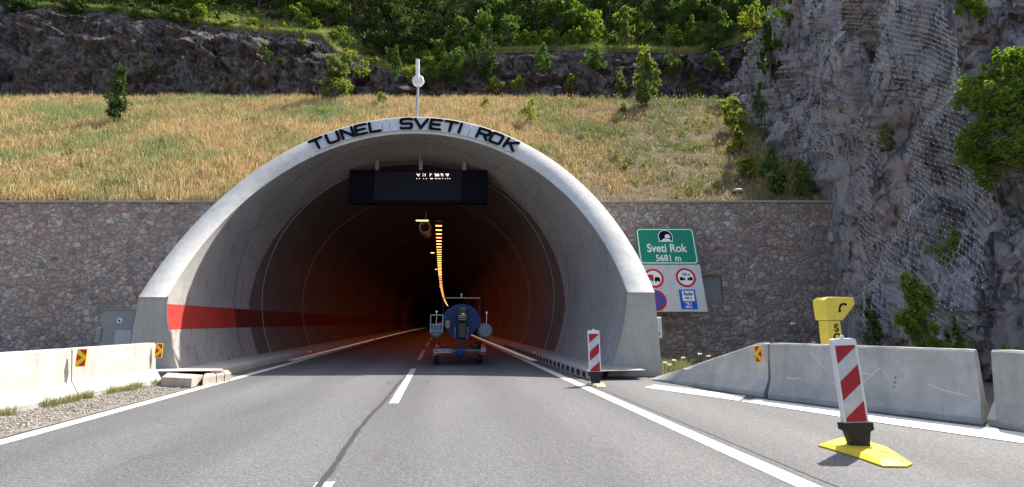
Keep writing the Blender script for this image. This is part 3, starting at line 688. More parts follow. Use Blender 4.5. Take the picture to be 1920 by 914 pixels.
def splate(poly, o0, o1, name, m, par=None):
    mb = MB().prism(poly, lambda x, y, s: SL(x, y, o0 + (o1 - o0) * s)); return mb.build(name, m, par or sb)
xR = S2(1306, 497)[0]; xL = S2(1187, 440)[0] ; yT = S2(1240, 428.5)[1]; yM = S2(1240, 497)[1]
def rrect(x0, y0, x1, y1, r, k=5):
    out = []
    for cx, cy, a0 in ((x1 - r, y1 - r, 0), (x0 + r, y1 - r, 90), (x0 + r, y0 + r, 180), (x1 - r, y0 + r, 270)):
        for i in range(k + 1): t = math.radians(a0 + 90 * i / k); out.append((cx + r * math.cos(t), cy + r * math.sin(t)))
    return out
splate([(xL, yM), (xR, yM), (xR, yT), (xL, yT)], 0, .03, 'green_panel', GREEN)
def ringpoly(outer, inner, o0, o1, name, m, par=None):
    n = len(outer); V = [SL(x, y, o) for o in (o0, o1) for pl in (outer, inner) for x, y in pl]; f = []
    for i in range(n):
        j = (i + 1) % n; f += [(2 * n + i, 2 * n + j, 3 * n + j, 3 * n + i), (i, j, 2 * n + j, 2 * n + i), (n + i, n + j, 3 * n + j, 3 * n + i)]
    return MB().add(V, f).build(name, m, par or sb)
SW = mat('sign_letter_white', (.80, .81, .82), .4)
ringpoly(rrect(xL + .04, yM + .04, xR - .04, yT - .04, .12), rrect(xL + .075, yM + .075, xR - .075, yT - .075, .09), .031, .034, 'border', SW)
splate([(xL, 0), (xR + .01, 0), (xR + .01, yM - .006), (xL, yM - .006)], 0, .028, 'white_panel', BOARDW)
for xo in (-.55, .55): splate([((xL + xR) / 2 + xo - .04, .06), ((xL + xR) / 2 + xo + .04, .06), ((xL + xR) / 2 + xo + .04, yT - .06), ((xL + xR) / 2 + xo - .04, yT - .06)], -.09, -.004, 'support_post', STEEL)
for q in (.25, .75):
    P_ = np.array(SL((xL + xR) / 2, yT * q, -.12)); yb_ = YW - org[1]; MB().box((P_[0], (P_[1] + yb_) / 2, P_[2]), (1.4, yb_ - P_[1], .06)).build('wall_bracket', STEEL, sb)
def CI(cx, cy): return S2(1170 + cx / 3.976, 410 + cy / 3.976)
pxm = abs(CI(100, 300)[0] - CI(0, 300)[0]) / 100
def stext(s, cx, cy, wpx, m, name, off=.033, bold=.006, hscale=1., par=None):
    x, y = CI(cx, cy); cu_w = {}
    cu = bpy.data.curves.new('m', 'FONT'); cu.body = s; cu.size = 1; cu.offset = bold; to = bpy.data.objects.new('m', cu); COL.objects.link(to); bpy.context.view_layer.update(); w_ = to.dimensions.x; bpy.data.objects.remove(to)
    size = wpx * pxm / w_; return text_mesh(name, s, 1, m, par or sb, lambda X_, Y_, Z_: SL(x + X_ * size, y + Y_ * size * hscale, off + Z_), bold, .002)
stext('Sveti Rok', 296, 226, 300, SW, 'lettering', bold=.018, hscale=1.18); stext('5681 m', 310, 300, 186, SW, 'lettering', bold=.018, hscale=1.12)
def circ(cx, cy, r, n=32): return [(cx + r * math.cos(2 * math.pi * i / n), cy + r * math.sin(2 * math.pi * i / n)) for i in range(n)]
# tunnel pictogram
ix, iy = CI(287, 140); r_ = 50 * pxm
def arch(r, b): return [(ix + r * math.cos(t), iy + r * math.sin(t)) for t in np.linspace(math.radians(-20), math.radians(200), 20)] + [(ix - r * .95, iy - b), (ix + r * .95, iy - b)]
pic = splate(arch(r_ * 1.12, r_ * .8), .031, .034, 'tunnel_pictogram', SW); splate(arch(r_, r_ * .7), .0345, .036, 'dark_arch', BLACK, pic)
splate([(ix - .9 * r_, iy - .68 * r_), (ix + .9 * r_, iy - .68 * r_), (ix + .45 * r_, iy - .28 * r_), (ix - .25 * r_, iy - .28 * r_)], .0365, .038, 'road_mark', SW, pic)
splate([(ix + .3 * r_ + .42 * r_ * math.cos(t), iy + .0 * r_ + .42 * r_ * math.sin(t)) for t in np.linspace(-.5, math.pi + .5, 14)], .0385, .04, 'opening_mark', SW, pic)
# two prohibition discs
def disc(cx, cy, rp, name, fill, ringm):
    x, y = CI(cx, cy); r = rp * pxm; d = splate(circ(x, y, r), .029, .036, name, ringm); splate(circ(x, y, r * .78), .0365, .038, 'disc_face', fill, d); return d, x, y, r
def truck(x, y, w, h, m, par, flip=1):
    splate([(x, y), (x + flip * w * .62, y), (x + flip * w * .62, y + h), (x, y + h)] if flip > 0 else [(x, y), (x, y + h), (x - w * .62, y + h), (x - w * .62, y)], .0385, .041, 'lorry_body', m, par)
    splate([(x + flip * w * .66, y), (x + flip * w, y), (x + flip * w, y + h * .45), (x + flip * w * .9, y + h * .8), (x + flip * w * .66, y + h * .8)], .0385, .041, 'lorry_cab', m, par)
    for q in (.15, .45, .85): splate(circ(x + flip * w * q, y, h * .14, 10), .0415, .043, 'lorry_wheel', m, par)
d1, x, y, r = disc(200, 448, 73, 'overtaking_sign', SW, RED)
splate([(x - .62 * r, y - .22 * r), (x - .02 * r, y - .22 * r), (x - .02 * r, y + .38 * r), (x - .62 * r, y + .38 * r)], .0385, .041, 'red_lorry', RED, d1)
splate([(x + .06 * r, y - .3 * r), (x + .62 * r, y - .3 * r), (x + .62 * r, y - .05 * r), (x + .52 * r, y + .12 * r), (x + .16 * r, y + .12 * r), (x + .06 * r, y - .05 * r)], .0385, .041, 'black_car', BLACK, d1)
for q in (.16, .52): splate(circ(x + q * r, y - .34 * r, .08 * r, 10), .0415, .043, 'car_wheel', BLACK, d1)
for q in (-.45, -.15): splate(circ(x + q * r, y - .26 * r, .08 * r, 10), .0415, .043, 'lorry_wheel', BLACK, d1)
d2, x, y, r = disc(438, 443, 73, 'distance_sign', SW, RED)
truck(x - .62 * r, y - .28 * r, .52 * r, .32 * r, BLACK, d2); truck(x + .66 * r, y - .28 * r, .52 * r, .32 * r, BLACK, d2, -1); stext('100 m', 438, 420, 58, BLACK, 'lettering', .0385, .02, 1.2, d2)
d3, x, y, r = disc(215, 612, 78, 'no_stopping_sign', BLUE, RED)
for ang in (45, -45):
    c_, s_ = math.cos(math.radians(ang)), math.sin(math.radians(ang)); L = .82 * r; w_ = .07 * r
    splate([(x + c_ * L - s_ * w_, y + s_ * L + c_ * w_), (x - c_ * L - s_ * w_, y - s_ * L + c_ * w_), (x - c_ * L + s_ * w_, y - s_ * L - c_ * w_), (x + c_ * L + s_ * w_, y + s_ * L - c_ * w_)], .0385, .040 + (.001 if ang > 0 else 0), 'cross_bar', RED, d3)
xa_, ya_ = CI(407, 678); xb_, yb_ = CI(505, 532); rp = splate([(xa_, ya_), (xb_, ya_), (xb_, yb_), (xa_, yb_)], .029, .035, 'radio_sign', BLUE)
xc_, yc_ = CI(418, 618); xd_, yd_ = CI(494, 542); splate([(xc_, yc_), (xd_, yc_), (xd_, yd_), (xc_, yd_)], .0355, .037, 'white_field', SW, rp)
stext('Radio', 456, 565, 66, BLACK, 'lettering', .0375, .03, 1.2, rp); stext('HR 2', 457, 597, 50, BLACK, 'lettering', .0375, .03, 1.0, rp); stext('98.1', 460, 637, 44, SW, 'lettering', .036, .03, 1, rp); stext('MHz', 462, 662, 46, SW, 'lettering', .036, .03, 1, rp)

sb.location.x += .09
# small cabinet under the board, floodlight box on the wall end, roadside cabinets
c = atY(1229, 634, 14.); tp = atY(1227, 595, 14.); wb = thing('switch_box', 'small white box behind the right tunnel pillar, under the sign board', 'utility box', (c[0], 14., c[2]))
h = tp[2] - c[2]; MB().box((0, 0, h / 2), (.34, .2, h), 0, .015).build('case', WHITE, wb); MB().box((0, -.105, h / 2), (.28, .012, h - .08)).build('door', BOARDW, wb); MB().box((.08, -.115, .12), (.04, .012, .04)).build('lock', DARK, wb); MB().box((0, .03, h + .05), (.1, .1, .1)).build('cable_gland', DARK, wb); MB().box((0, .02, -.45), (.07, .07, .95)).build('post', STEEL, wb)
c = atY(1560, 446, 17.2); fb = thing('wall_floodlight', 'small grey box high at the right end of the stone wall', 'floodlight', (c[0], 17.14, c[2]))
MB().box((0, -.05, 0), (.30, .22, .36), 0, .02).build('case', CONC_D, fb); MB().box((0, -.17, 0), (.24, .015, .29)).build('glass', CABGREY, fb); MB().box((.1, .1, .0), (.06, .3, .06)).build('bracket', STEEL, fb)
YC = 14.2; cA, cB = atY(190, 582, YC), atY(252, 582, YC)
cab = thing('utility_cabinet', 'large grey cabinet with white hydrant sticker, left of the tunnel pillar', 'cabinet', ((cA[0] + cB[0]) / 2 + .05, YC, 0)); w_ = cB[0] - cA[0]; h = cA[2]
MB().box((0, .2, h / 2), (w_, .4, h), 0, .015).build('case', CABGREY, cab); MB().box((0, .2, h + .015), (w_ + .06, .46, .03)).build('lid', CABGREY, cab)
MB().box((w_ * .22, -.012, .82), (w_ * .48, .025, .52)).build('lower_door', mat('cabinet_panel', (.42, .43, .44), .5), cab)
st_ = MB().box((w_ * .05, -.006, h - .30), (.13, .012, .14)).build('sticker', SW, cab)
MB().prism([(-.028, -.04), (.028, -.04), (.028, .01), (.014, .035), (-.014, .035), (-.028, .01)], lambda x, y, s: (w_ * .05 + x, -.013 - .004 * s, h - .30 + y)).build('hydrant_mark', DARK, st_)
c = atY(187, 628, YC); sbx = thing('meter_box', 'small light grey box beside the large cabinet', 'utility box', (c[0] - .02, YC + .1, c[2])); MB().box((0, 0, 0), (.18, .2, .42), 0, .01).build('case', BOARDW, sbx); MB().box((0, 0, -.6), (.06, .06, .82)).build('post', STEEL, sbx); MB().box((0, -.105, 0), (.13, .012, .36)).build('door', CABGREY, sbx)

# ------------------------------------------------------------------ concrete barriers
def nj(h, flip=1):      # outline (y, z): road face on -y
    k = h / .84; return [(-.30, 0), (-.30, .08), (-.155, .31), (-.095, h - .03), (-.07, h), (.07, h), (.095, h - .03), (.155, .31), (.30, .08), (.30, 0)]
def barrier(p, q, label, h0=.84, h1=None, tip=False):
    """p, q: ground points of the road-side foot; the road face looks to the right of p->q"""
    h1 = h1 or h0; p = np.array(p[:2]); q = np.array(q[:2]); d = q - p; L = np.linalg.norm(d); d /= L; nrm = np.array([-d[1], d[0]])
    c = p + nrm * .30; t = thing('concrete_barrier', label, 'barrier', (c[0], c[1], 0), math.atan2(d[1], d[0]), 'concrete road barriers')
    mb = MB(); N = 28; V = []; f = []; rs_ = random.Random(int(L * 1000 + p[0] * 77))
    for i in range(N + 1):
        s = i / N; x = .012 + (L - .024) * s; h = h0 + (h1 - h0) * (min(1, s / .93) if tip else s); pr = nj(max(h, .33)) if h > .33 else nj(.33)
        for y, z in pr:
            if h < .84: 
                zz = z * h / max(h, .33) if h < .33 else z
                y = y
            else: zz = z
            e = .006 if i in (0, N) else 0
            V.append((x, y * (1 - e * 3) + rs_.uniform(-.0015, .0015), zz - (e if zz > .5 else 0) + (rs_.uniform(-.0015, .0015) if z > .05 else 0)))
    m_ = 10
    for i in range(N):
        for j in range(m_): f.append((i * m_ + j, (i + 1) * m_ + j, (i + 1) * m_ + (j + 1) % m_, i * m_ + (j + 1) % m_))
    f += [tuple(range(m_)), tuple(range(N * m_ + m_ - 1, N * m_ - 1, -1))]
    mb.add(V, f); b = mb.build('barrier_block', CONC_B, t)
    if h1 > .5 and h0 > .5:
        pass
    return t
Lp, Lq = G(0, 780), G(303, 718); dL = (Lq - Lp) / np.linalg.norm(Lq - Lp); J = G(147, 750); s1 = (J - Lp) @ dL; J = Lp + dL * s1; LEN = np.linalg.norm(Lq - J)
barrier(J, Lq, 'pale concrete barrier ending at the left tunnel wall', .86); barrier(J - dL * LEN, J, 'pale concrete barrier with a red scratch, left of the gravel verge', .86); barrier(J - dL * 2 * LEN, J - dL * LEN, 'pale concrete barrier beside the camera lane, only its end in the picture', .86)
R0, R1, R2 = G(1222, 714), G(1434, 747), G(1437, 747)
barrier(G(1221, 713), G(1434, 746), 'wedge shaped concrete barrier sloping down towards the tunnel pillar', .07, .93, True)
R3 = G(1843, 797); barrier(G(1439, 747.5), R3, 'long scratched grey concrete barrier behind the large striped post', .94)
dR = (R3 - G(1439, 747.5)); dR /= np.linalg.norm(dR); q0 = G(1850, 797); dR2 = np.array([dR[0] * math.cos(.10) + dR[1] * math.sin(.10), -dR[0] * math.sin(.10) + dR[1] * math.cos(.10), 0])
dR2 = (G(1925, 812) - q0); dR2 /= np.linalg.norm(dR2)
barrier(q0, q0 + dR2 * 2.9, 'stained concrete barrier past the gap, at the picture edge', .95)
# scrapes and drilled holes on the long barrier
lb = [o for o in bpy.data.objects if o.get('label', '').startswith('long scratched')][0]; LBL = float(np.linalg.norm(R3 - G(1439, 747.5)))
def onface(x, z, o=.0045): return (x, -(.155 - (z - .31) / .60 * .06) - o, z)
SCR = mat('scrape_mark', (.62, .61, .58), .8)
for pts_ in ([(.36, .34), (.44, .46), (.52, .40), (.60, .62)], [(.25, .80), (.33, .55)], [(.10, .37), (.14, .35), (.19, .39)], [(.80, .45), (.86, .38), (.95, .33)], [(.62, .76), (.61, .60), (.64, .47)], [(.40, .70), (.47, .55), (.55, .52)]):
    m2 = MB(); q = [(a_ * LBL, b_) for a_, b_ in pts_]; V = []
    for x_, z_ in q: V += [onface(x_, z_ - .007), onface(x_, z_ + .009)]
    m2.add(V, [(2 * i, 2 * i + 2, 2 * i + 3, 2 * i + 1) for i in range(len(q) - 1)]).build('scrape_mark', SCR, lb)
for z_ in (.36, .43, .50): MB().tube([onface(.66 * LBL + (z_ - .4) * .2, z_, -.01), onface(.66 * LBL + (z_ - .4) * .2, z_, .004)], .011, 8).build('drill_hole', DARK, lb)
mb = MB()
# chevron markers
def chevron(px, py, w_px, h_px, depthY, label, rz=0., dirn=1):
    c = atY(px, py, depthY); sc_ = depthY / 905; w, h = w_px * sc_, h_px * sc_
    t = thing('chevron_marker', label, 'marker', c, rz, 'yellow and red chevron markers'); MB().box((0, 0, 0), (w, .03, h), 0, .004).build('plate', YM_, t)
    for k in (-1, 0, 1):
        zc = k * h * .42; 
        pts = [(-w * .46 * dirn, h * .21), (w * .10 * dirn, 0), (-w * .46 * dirn, -h * .21)] if k == 0 else None
        if pts: MB().prism(pts, lambda x, z, s: (x, -.016 - .003 * s, z)).build('red_arrow', RED, t)
        else: MB().prism([(w * .47 * dirn, k * h * .08), (w * .47 * dirn, k * h * .46), (-w * .28 * dirn, k * h * .46)], lambda x, z, s: (x, -.016 - .003 * s, z)).build('red_arrow', RED, t)
    return t
YM_ = mat('marker_yellow', (.75, .55, .02), .4)
cL = np.array([0, 0, 0]); ya = math.atan2(dL[1], dL[0]) - math.pi / 2
def foot_back(P, off): return P + np.array([-dL[1], dL[0], 0]) * off
mk = J; chevron(153, 671, 15, 32, float(mk[1]) - .02, 'yellow and red arrow marker at the joint of the left barriers', ya + .25)
chevron(298, 658, 11, 26, float(Lq[1]) - .12, 'yellow and red arrow marker at the left barrier end beside the tunnel', ya + .25)
chevron(1421.5, 664, 11, 30, float(R1[1]) + .12, 'yellow and red arrow marker at the joint of the right barriers', -.2, -1)


# ------------------------------------------------------------------ delineator posts
def delineator(c, height, label, lean, rz, plate_rz, pk=1., pm=None):
    t = thing('delineator_post', label, 'traffic post', c, 0, 'striped delineator posts'); s = height / 1.16
    M = Matrix.Rotation(rz, 4, 'Z') @ Matrix.Rotation(lean, 4, 'Y')
    def fn(x, y, z): v = M @ Vector((x * s, y * s, z * s)); return tuple(v)
    def tb(o):  # transform a built mesh
        o.data.transform(M @ Matrix.Scale(s, 4)); return o
    W_, z0, z1 = .25, .24, 1.13
    out = rrect(-W_ / 2, z0, W_ / 2, z1, .03, 4)
    tb(MB().prism(out, lambda x, z, q: (x, -.028 + .056 * q, z)).build('panel', PWH, t)); x0, x1 = -W_ / 2 + .022, W_ / 2 - .022; za, zb = z0 + .04, z1 - .07
    refl = MB().prism([(x0, za), (x1, za), (x1, zb), (x0, zb)], lambda x, z, q: (x, -.0285 - .002 * q, z)).build('reflective_sheet', REFW, t); tb(refl)
    w_ = x1 - x0; per = (zb - za) / 2.72
    def clip(poly, zlo, zhi):
        for lim, sg in ((zlo, 1), (zhi, -1)):
            o_ = []
            for i in range(len(poly)):
                a, b = poly[i], poly[(i + 1) % len(poly)]; ia, ib = sg * (a[1] - lim) >= 0, sg * (b[1] - lim) >= 0
                if ia: o_.append(a)
                if ia != ib: k = (lim - a[1]) / (b[1] - a[1]); o_.append((a[0] + (b[0] - a[0]) * k, lim))
            poly = o_
            if not poly: return poly
        return poly
    for k in range(0, 3):
        b0 = zb - .02 - .375 * k; p = clip([(x0, b0 - .17), (x1, b0), (x1, b0 + .195), (x0, b0 + .025)], za, zb)
        if len(p) > 2: tb(MB().prism(p, lambda x, z, q: (x, -.031 - .002 * q, z)).build('red_stripe', DRED, t))
    tb(MB().tube([(0, 0, z1), (0, 0, z1 + .035)], .018).build('top_stud', PWH, t))
    tb(MB().prism([(-.155, .27), (.155, .27), (.155, .2), (.115, .18), (.09, .06), (.12, .0), (-.12, 0), (-.09, .06), (-.115, .18), (-.155, .2)], lambda x, z, q: (x, -.045 + .09 * q, z)).build('rubber_foot', BLKR, t))
    # yellow base plate with bevelled ends, outline measured on the near one
    OUTL = [G(px, py)[:2] - G(1611, 843)[:2] for px, py in ((1534, 837), (1572, 824), (1618, 829), (1672, 846), (1711, 872), (1700, 877), (1655, 876), (1590, 853))]
    Rz = Matrix.Rotation(plate_rz, 2); lo = [tuple(Rz @ Vector((x * s * pk, y * s * pk))) for x, y in OUTL]; mx_, my_ = sum(x for x, y in lo) / 8, sum(y for x, y in lo) / 8
    hi = [((x - mx_) * .8 + mx_, (y - my_) * .8 + my_) for x, y in lo]; V = [(x, y, z) for pl, z in ((lo, .0), (lo, .012), (hi, .045 * s)) for x, y in pl]; n = 8
    f = [tuple(range(n - 1, -1, -1)), tuple(range(2 * n, 3 * n))] + [(r * n + i, r * n + (i + 1) % n, r * n + n + (i + 1) % n, r * n + n + i) for r in (0, 1) for i in range(n)]
    bp = MB().add(V, f).build('base_plate', pm or YELB, t)
    for q_, ww, hh in ((.62, .10 * s, .045 * s), (-.72, .02 * s, .03 * s), (.9, .03 * s, .02 * s)):
        e_ = Vector(((lo[4][0] if q_ > 0 else lo[0][0]), (lo[4][1] if q_ > 0 else lo[0][1]))) * abs(q_) * .85; MB().box((e_.x, e_.y, .047 * s), (ww, hh, .004), math.atan2(e_.y, e_.x)).build('handle_hole', YELD, bp)
    return t
PWH = mat('post_white', (.72, .71, .70), .5); DRED = weathered('post_red', (.42, .02, .03), .7, .5, 6, False, .05); REFW = weathered('post_white_sheet', (.60, .61, .62), .75, .4, 6, False, .05)
YELB = weathered('base_yellow', (.80, .60, .04), .8, .55, 6, False, .1); YELD = mat('base_yellow_dark', (.30, .20, .02), .7)
delineator(G(1611, 843), 1.16, 'large red and white striped post on a yellow base, near the right barriers', -.045, -.05, 0)
c = G(1117, 722); delineator(c, 1.16, 'smaller red and white striped post on a yellow base, beside the right tunnel pillar', -.02, .0, .25, .66, weathered('faded_yellow', (.66, .58, .28), .6, .5, 8, False, .1))

# ------------------------------------------------------------------ emergency phone
YP = 9.3; cp = atY(1562, 640, YP); ph = thing('emergency_phone', 'yellow emergency phone column with black handset sign behind the barrier', 'emergency phone', (cp[0], YP, 0), 0)
TR = math.radians(8); U1 = np.array([math.cos(TR), math.sin(TR)]); U2 = np.array([-math.sin(TR), math.cos(TR)])
zt = atY(1570, 558, YP)[2]; zn = atY(1570, 602, YP)[2]
def PH(x, z, q, w=.26): p = U1 * x + U2 * ((q - .5) * w); return (p[0], p[1], z)
MB().prism([(-.17, 0), (.10, 0), (.10, zn - .0), (-.17, zn)], lambda x, z, q: PH(x, z, q, .22)).build('column', YEL, ph)
hd = MB().prism([(-.21, zn + .01), (.13, zn + .01), (.24, zn + .12), (.42, zt - .13), (.40, zt), (-.14, zt), (-.23, zt - .06)], lambda x, z, q: PH(x, z, q, .30)).build('hood', YEL, ph); bv = hd.modifiers.new('edge', 'BEVEL'); bv.width = .015; bv.segments = 2
hm = MB(); cx_, cz_ = .16, (zt + zn) / 2 + .06
arc = [(cx_ + .10 * math.cos(t), cz_ - .07 + .12 * math.sin(t)) for t in np.linspace(math.radians(70), math.radians(185), 9)]
def PHF(x, z, off, w): p = U1 * x - U2 * (w / 2 + off); return (p[0], p[1], z)
hm.prism([(x * 1, z) for x, z in arc] + [(x + .025, z - .03) for x, z in arc[::-1]], lambda x, z, s: PHF(x, z, .002 + .005 * s, .30))
for (x, z) in (arc[0], arc[-1]): hm.prism(circ(x + .012, z - .018, .028, 10), lambda x, z, s: PHF(x, z, .003 + .005 * s, .30))
hm.build('handset_sign', BLACK, ph)
for i, ch in enumerate('SOS'):
    zc = zn - .14 - .17 * i; text_mesh('letter', ch, .2, BLACK, ph, lambda X_, Y_, Z_: PHF(.0 + X_, zc + Y_, .004 + Z_, .22), .004)

# ------------------------------------------------------------------ boat on a trailer
pb = G(864, 687); BO = thing('boat_trailer', 'low boat trailer with number plate and red triangles, inside the tunnel', 'trailer', (pb[0], pb[1], 0), math.radians(8.4), None)
k = .00326
def bx(cx): return (cx - 440) * k
def bz(cy): return max(.02, (848 - cy) * k)
TW, TG = [], mat('trailer_steel', (.12, .12, .13), .6, .4, .3)
mb = MB(); 
for s in (-1, 1): mb.box((s * .55, 2.3, .42), (.07, 4.6, .08))
mb.box((0, .3, .42), (1.2, .07, .07)).box((0, 2.5, .42), (1.2, .07, .07)).box((0, 5.4, .42), (.07, 1.9, .07)); mb.build('frame', TG, BO)
MB().box((bx(400) + .02, .0, bz(705)), (1.35, .05, .06)).build('light_board', TG, BO)
for s, cx in ((-1, 215), (1, 635)):
    w_ = thing('wheel', None, None); w_.parent = BO; w_.location = (bx(cx), .9, .29); del w_
    wh = [o for o in bpy.data.objects if o.parent == BO and o.name.startswith('wheel')][-1]
    MB().tube([(-.08, 0, 0), (.08, 0, 0)], .29, 24).build('tyre', BLKR, wh); MB().tube([(-.085, 0, 0), (.085, 0, 0)], .17, 16).build('rim', STEEL, wh)
    MB().box((bx(cx), .9, .63), (.24, .8, .03)).build('mudguard', DARK, BO)
    x = bx(218 if s < 0 else 642); z = bz(658)
    MB().prism([(-.075, -.06), (.075, -.06), (0, .075)], lambda a, b, q: (x + a, -.03 - .02 * q, z + b)).build('red_triangle', mat('triangle_red', (.7, .02, .02), .35), BO)
    MB().box((bx(205 if s < 0 else 640), -.03, bz(738)), (.14, .03, .05)).build('tail_lamp', mat('tail_red', (.55, .01, .02), .3), BO)
PLT = mat('plate_white', (.36, .36, .36), .5)
pl = MB().box((bx(268), -.045, bz(708)), (.54, .012, .125)).build('number_plate', PLT, BO)
text_mesh('lettering', 'ZG 1164 937'[:11], .105, BLACK, pl, lambda X_, Y_, Z_: (bx(268) + X_ * .92, -.0525 - Z_, bz(708) + Y_), .003, .001)
sp_ = MB().box((bx(645), -.045, bz(702)), (.15, .012, .125)).build('speed_plate', PLT, BO)
mb = MB(); n = 20; V = [(bx(645) + r_ * math.cos(t), -.0535, bz(702) + r_ * math.sin(t)) for r_ in (.036, .05) for t in np.linspace(0, 2 * math.pi, n, endpoint=False)]; mb.add(V, [(i, (i + 1) % n, n + (i + 1) % n, n + i) for i in range(n)]).build('ring_mark', BLACK, sp_)
bt = thing('inflatable_boat', 'blue covered inflatable boat with grey tubes and black outboard, seen from astern', 'boat', (pb[0], pb[1], 0), math.radians(8.4))
# hull under a blue cover: sections along y
secs = []; ny_, nt = 16, 24
for i in range(ny_ + 1):
    y = .12 + 4.8 * (i / ny_); q = i / ny_; taper_ = (1 - q ** 2.6) ** .5 if q < 1 else .03; taper_ = max(taper_, .03)
    zc = bz(450) + .12 * q; row = []
    for j in range(nt):
        t = 2 * math.pi * j / nt; cx = math.cos(t) * .60 * taper_; s_ = math.sin(t); top = .57 * (1 - .35 * q); bot = .62 * (1 - .5 * q)
        z = zc + (top * s_ if s_ > 0 else bot * s_ * (1 - .25 * abs(math.cos(t)))); row.append((cx * (1 if s_ > 0 else (1 - .35 * abs(s_))), y, z))
    secs.append(row)
mb = MB(); V = [p for r in secs for p in r]; f = [(i * nt + j, i * nt + (j + 1) % nt, (i + 1) * nt + (j + 1) % nt, (i + 1) * nt + j) for i in range(ny_) for j in range(nt)] + [tuple(range(nt)), tuple(range(ny_ * nt, (ny_ + 1) * nt))]
mb.add(V, f).build('hull_cover', NAVY, bt, False)
TUBEM = mat('tube_grey', (.13, .15, .18), .65); LADM = mat('ladder_grey', (.28, .29, .31), .5)
for s, cx, r_ in ((-1, 208, .205), (1, 665, .235)):
    x = bx(cx); pts = [(x, -.12, bz(530)), (x, -.04, bz(530)), (x, .1, bz(530)), (x, 3.0, bz(530)), (x * .75, 4.2, bz(500)), (x * .2, 5.0, bz(470))]
    MB().tube(pts, [r_ * .72, r_ * .93, r_, r_, r_ * .95, r_ * .6], 24).build('side_tube', TUBEM, bt, False)
OBM = mat('outboard_black', (.012, .012, .016), .3, .5)
eng = MB().box((bx(447), -.10, bz(372)), (.31, .42, .40), 0, .06).build('outboard_motor', OBM, bt)
MB().box((bx(445), -.06, bz(520)), (.27, .26, .50), 0, .04).build('motor_leg', OBM, eng)
MB().box((bx(448), -.315, bz(371)), (.08, .006, .035)).build('badge', SW, eng)
for cy, w_ in ((386, .24), (402, .24), (424, .22)): MB().box((bx(445), -.313, bz(cy)), (w_, .006, .012)).build('trim_line', STEEL, eng)
for s, cx in ((-1, 380), (1, 495)): MB().add([(bx(cx) - .03, -.02, bz(490)), (bx(cx) + .035, -.02, bz(490)), (bx(cx) + .02 - s * .0, -.02, bz(600)), (bx(cx - 5 * s) - .02, -.02, bz(600)), (bx(cx) - .03, .03, bz(490)), (bx(cx) + .035, .03, bz(490)), (bx(cx) + .02, .03, bz(600)), (bx(cx - 5 * s) - .02, .03, bz(600))], [(0, 1, 2, 3), (4, 5, 6, 7), (0, 1, 5, 4), (1, 2, 6, 5), (2, 3, 7, 6), (3, 0, 4, 7)]).build('motor_bracket', TUBEM, bt)
MB().ball((bx(437), .02, bz(722)), (.15, .1, .15)).build('keel_bag', mat('keel_blue', (.015, .03, .14), .6), bt, True)
MB().box((bx(312), -.01, bz(468)), (.13, .1, .24), 0, .03).build('fuel_can', mat('can_ochre', (.28, .22, .10), .6), bt)
lad = MB()
for cx in (155, 265): lad.tube([(bx(cx), -.25, bz(382)), (bx(cx), -.25, bz(540))], .014, 8)
lad.build('swim_ladder', LADM, bt)
lad_o = [o for o in bpy.data.objects if o.name.startswith('swim_ladder')][0]
for cy in (383, 468, 526): MB().tube([(bx(155), -.25, bz(cy)), (bx(265), -.25, bz(cy))], .017, 8).build('rung', LADM, lad_o)
for cx in (265, 628): MB().tube([(bx(cx) * .95, .5, bz(420)), (bx(cx), .6, bz(213))], .012, 8).build('arch_leg', DARK, bt)
MB().tube([(bx(265), .6, bz(212)), (bx(628), .6, bz(212))], .014, 8).build('arch_bar', STEEL, bt)
MB().tube([(bx(443), .6, bz(212)), (bx(443), .6, bz(180))], .01, 8).ball((bx(443), .6, bz(178)), .028, 10, 6).build('mast_light', SW, bt)
for cx, cy in ((207, 350), (675, 358)): MB().tube([(bx(cx), 0, bz(480)), (bx(cx), 0, bz(cy))], .008, 6).ball((bx(cx), 0, bz(cy)), .034, 10, 6).build('stern_light', SW, bt)

# ================================================================== VEGETATION
def leaves(rs, C, Rr, n, size, clumps=None, shell=.55, droop=0., upright=.3):
    """n leaf rhombs in clumps spread through an ellipsoid"""
    clumps = clumps or max(6, n // 60)
    d = rs.normal(size=(clumps, 3)); d /= np.linalg.norm(d, axis=1)[:, None]; r = rs.uniform(shell, 1, clumps) ** .6
    cc = C + d * r[:, None] * Rr * .85
    cs = rs.uniform(.5, 1.3, clumps)
    k = rs.randint(0, clumps, n); P = cc[k] + rs.normal(size=(n, 3)) * (np.array(Rr) * .17 * cs[k][:, None])
    N = rs.normal(size=(n, 3)) + (P - C) / np.array(Rr) * .5 + np.array([0, 0, upright]); N /= np.linalg.norm(N, axis=1)[:, None]
    A = np.cross(N, rs.normal(size=(n, 3))); A /= np.linalg.norm(A, axis=1)[:, None]; B = np.cross(N, A)
    s = (size * rs.uniform(.55, 1.35, n))[:, None]
    V = np.stack([P - A * s * .5, P + B * s * .27 + N * s * .06, P + A * s * .5, P - B * s * .27 + N * s * .06], 1).reshape(-1, 3)
    return V, np.arange(4 * n).reshape(-1, 4), cc
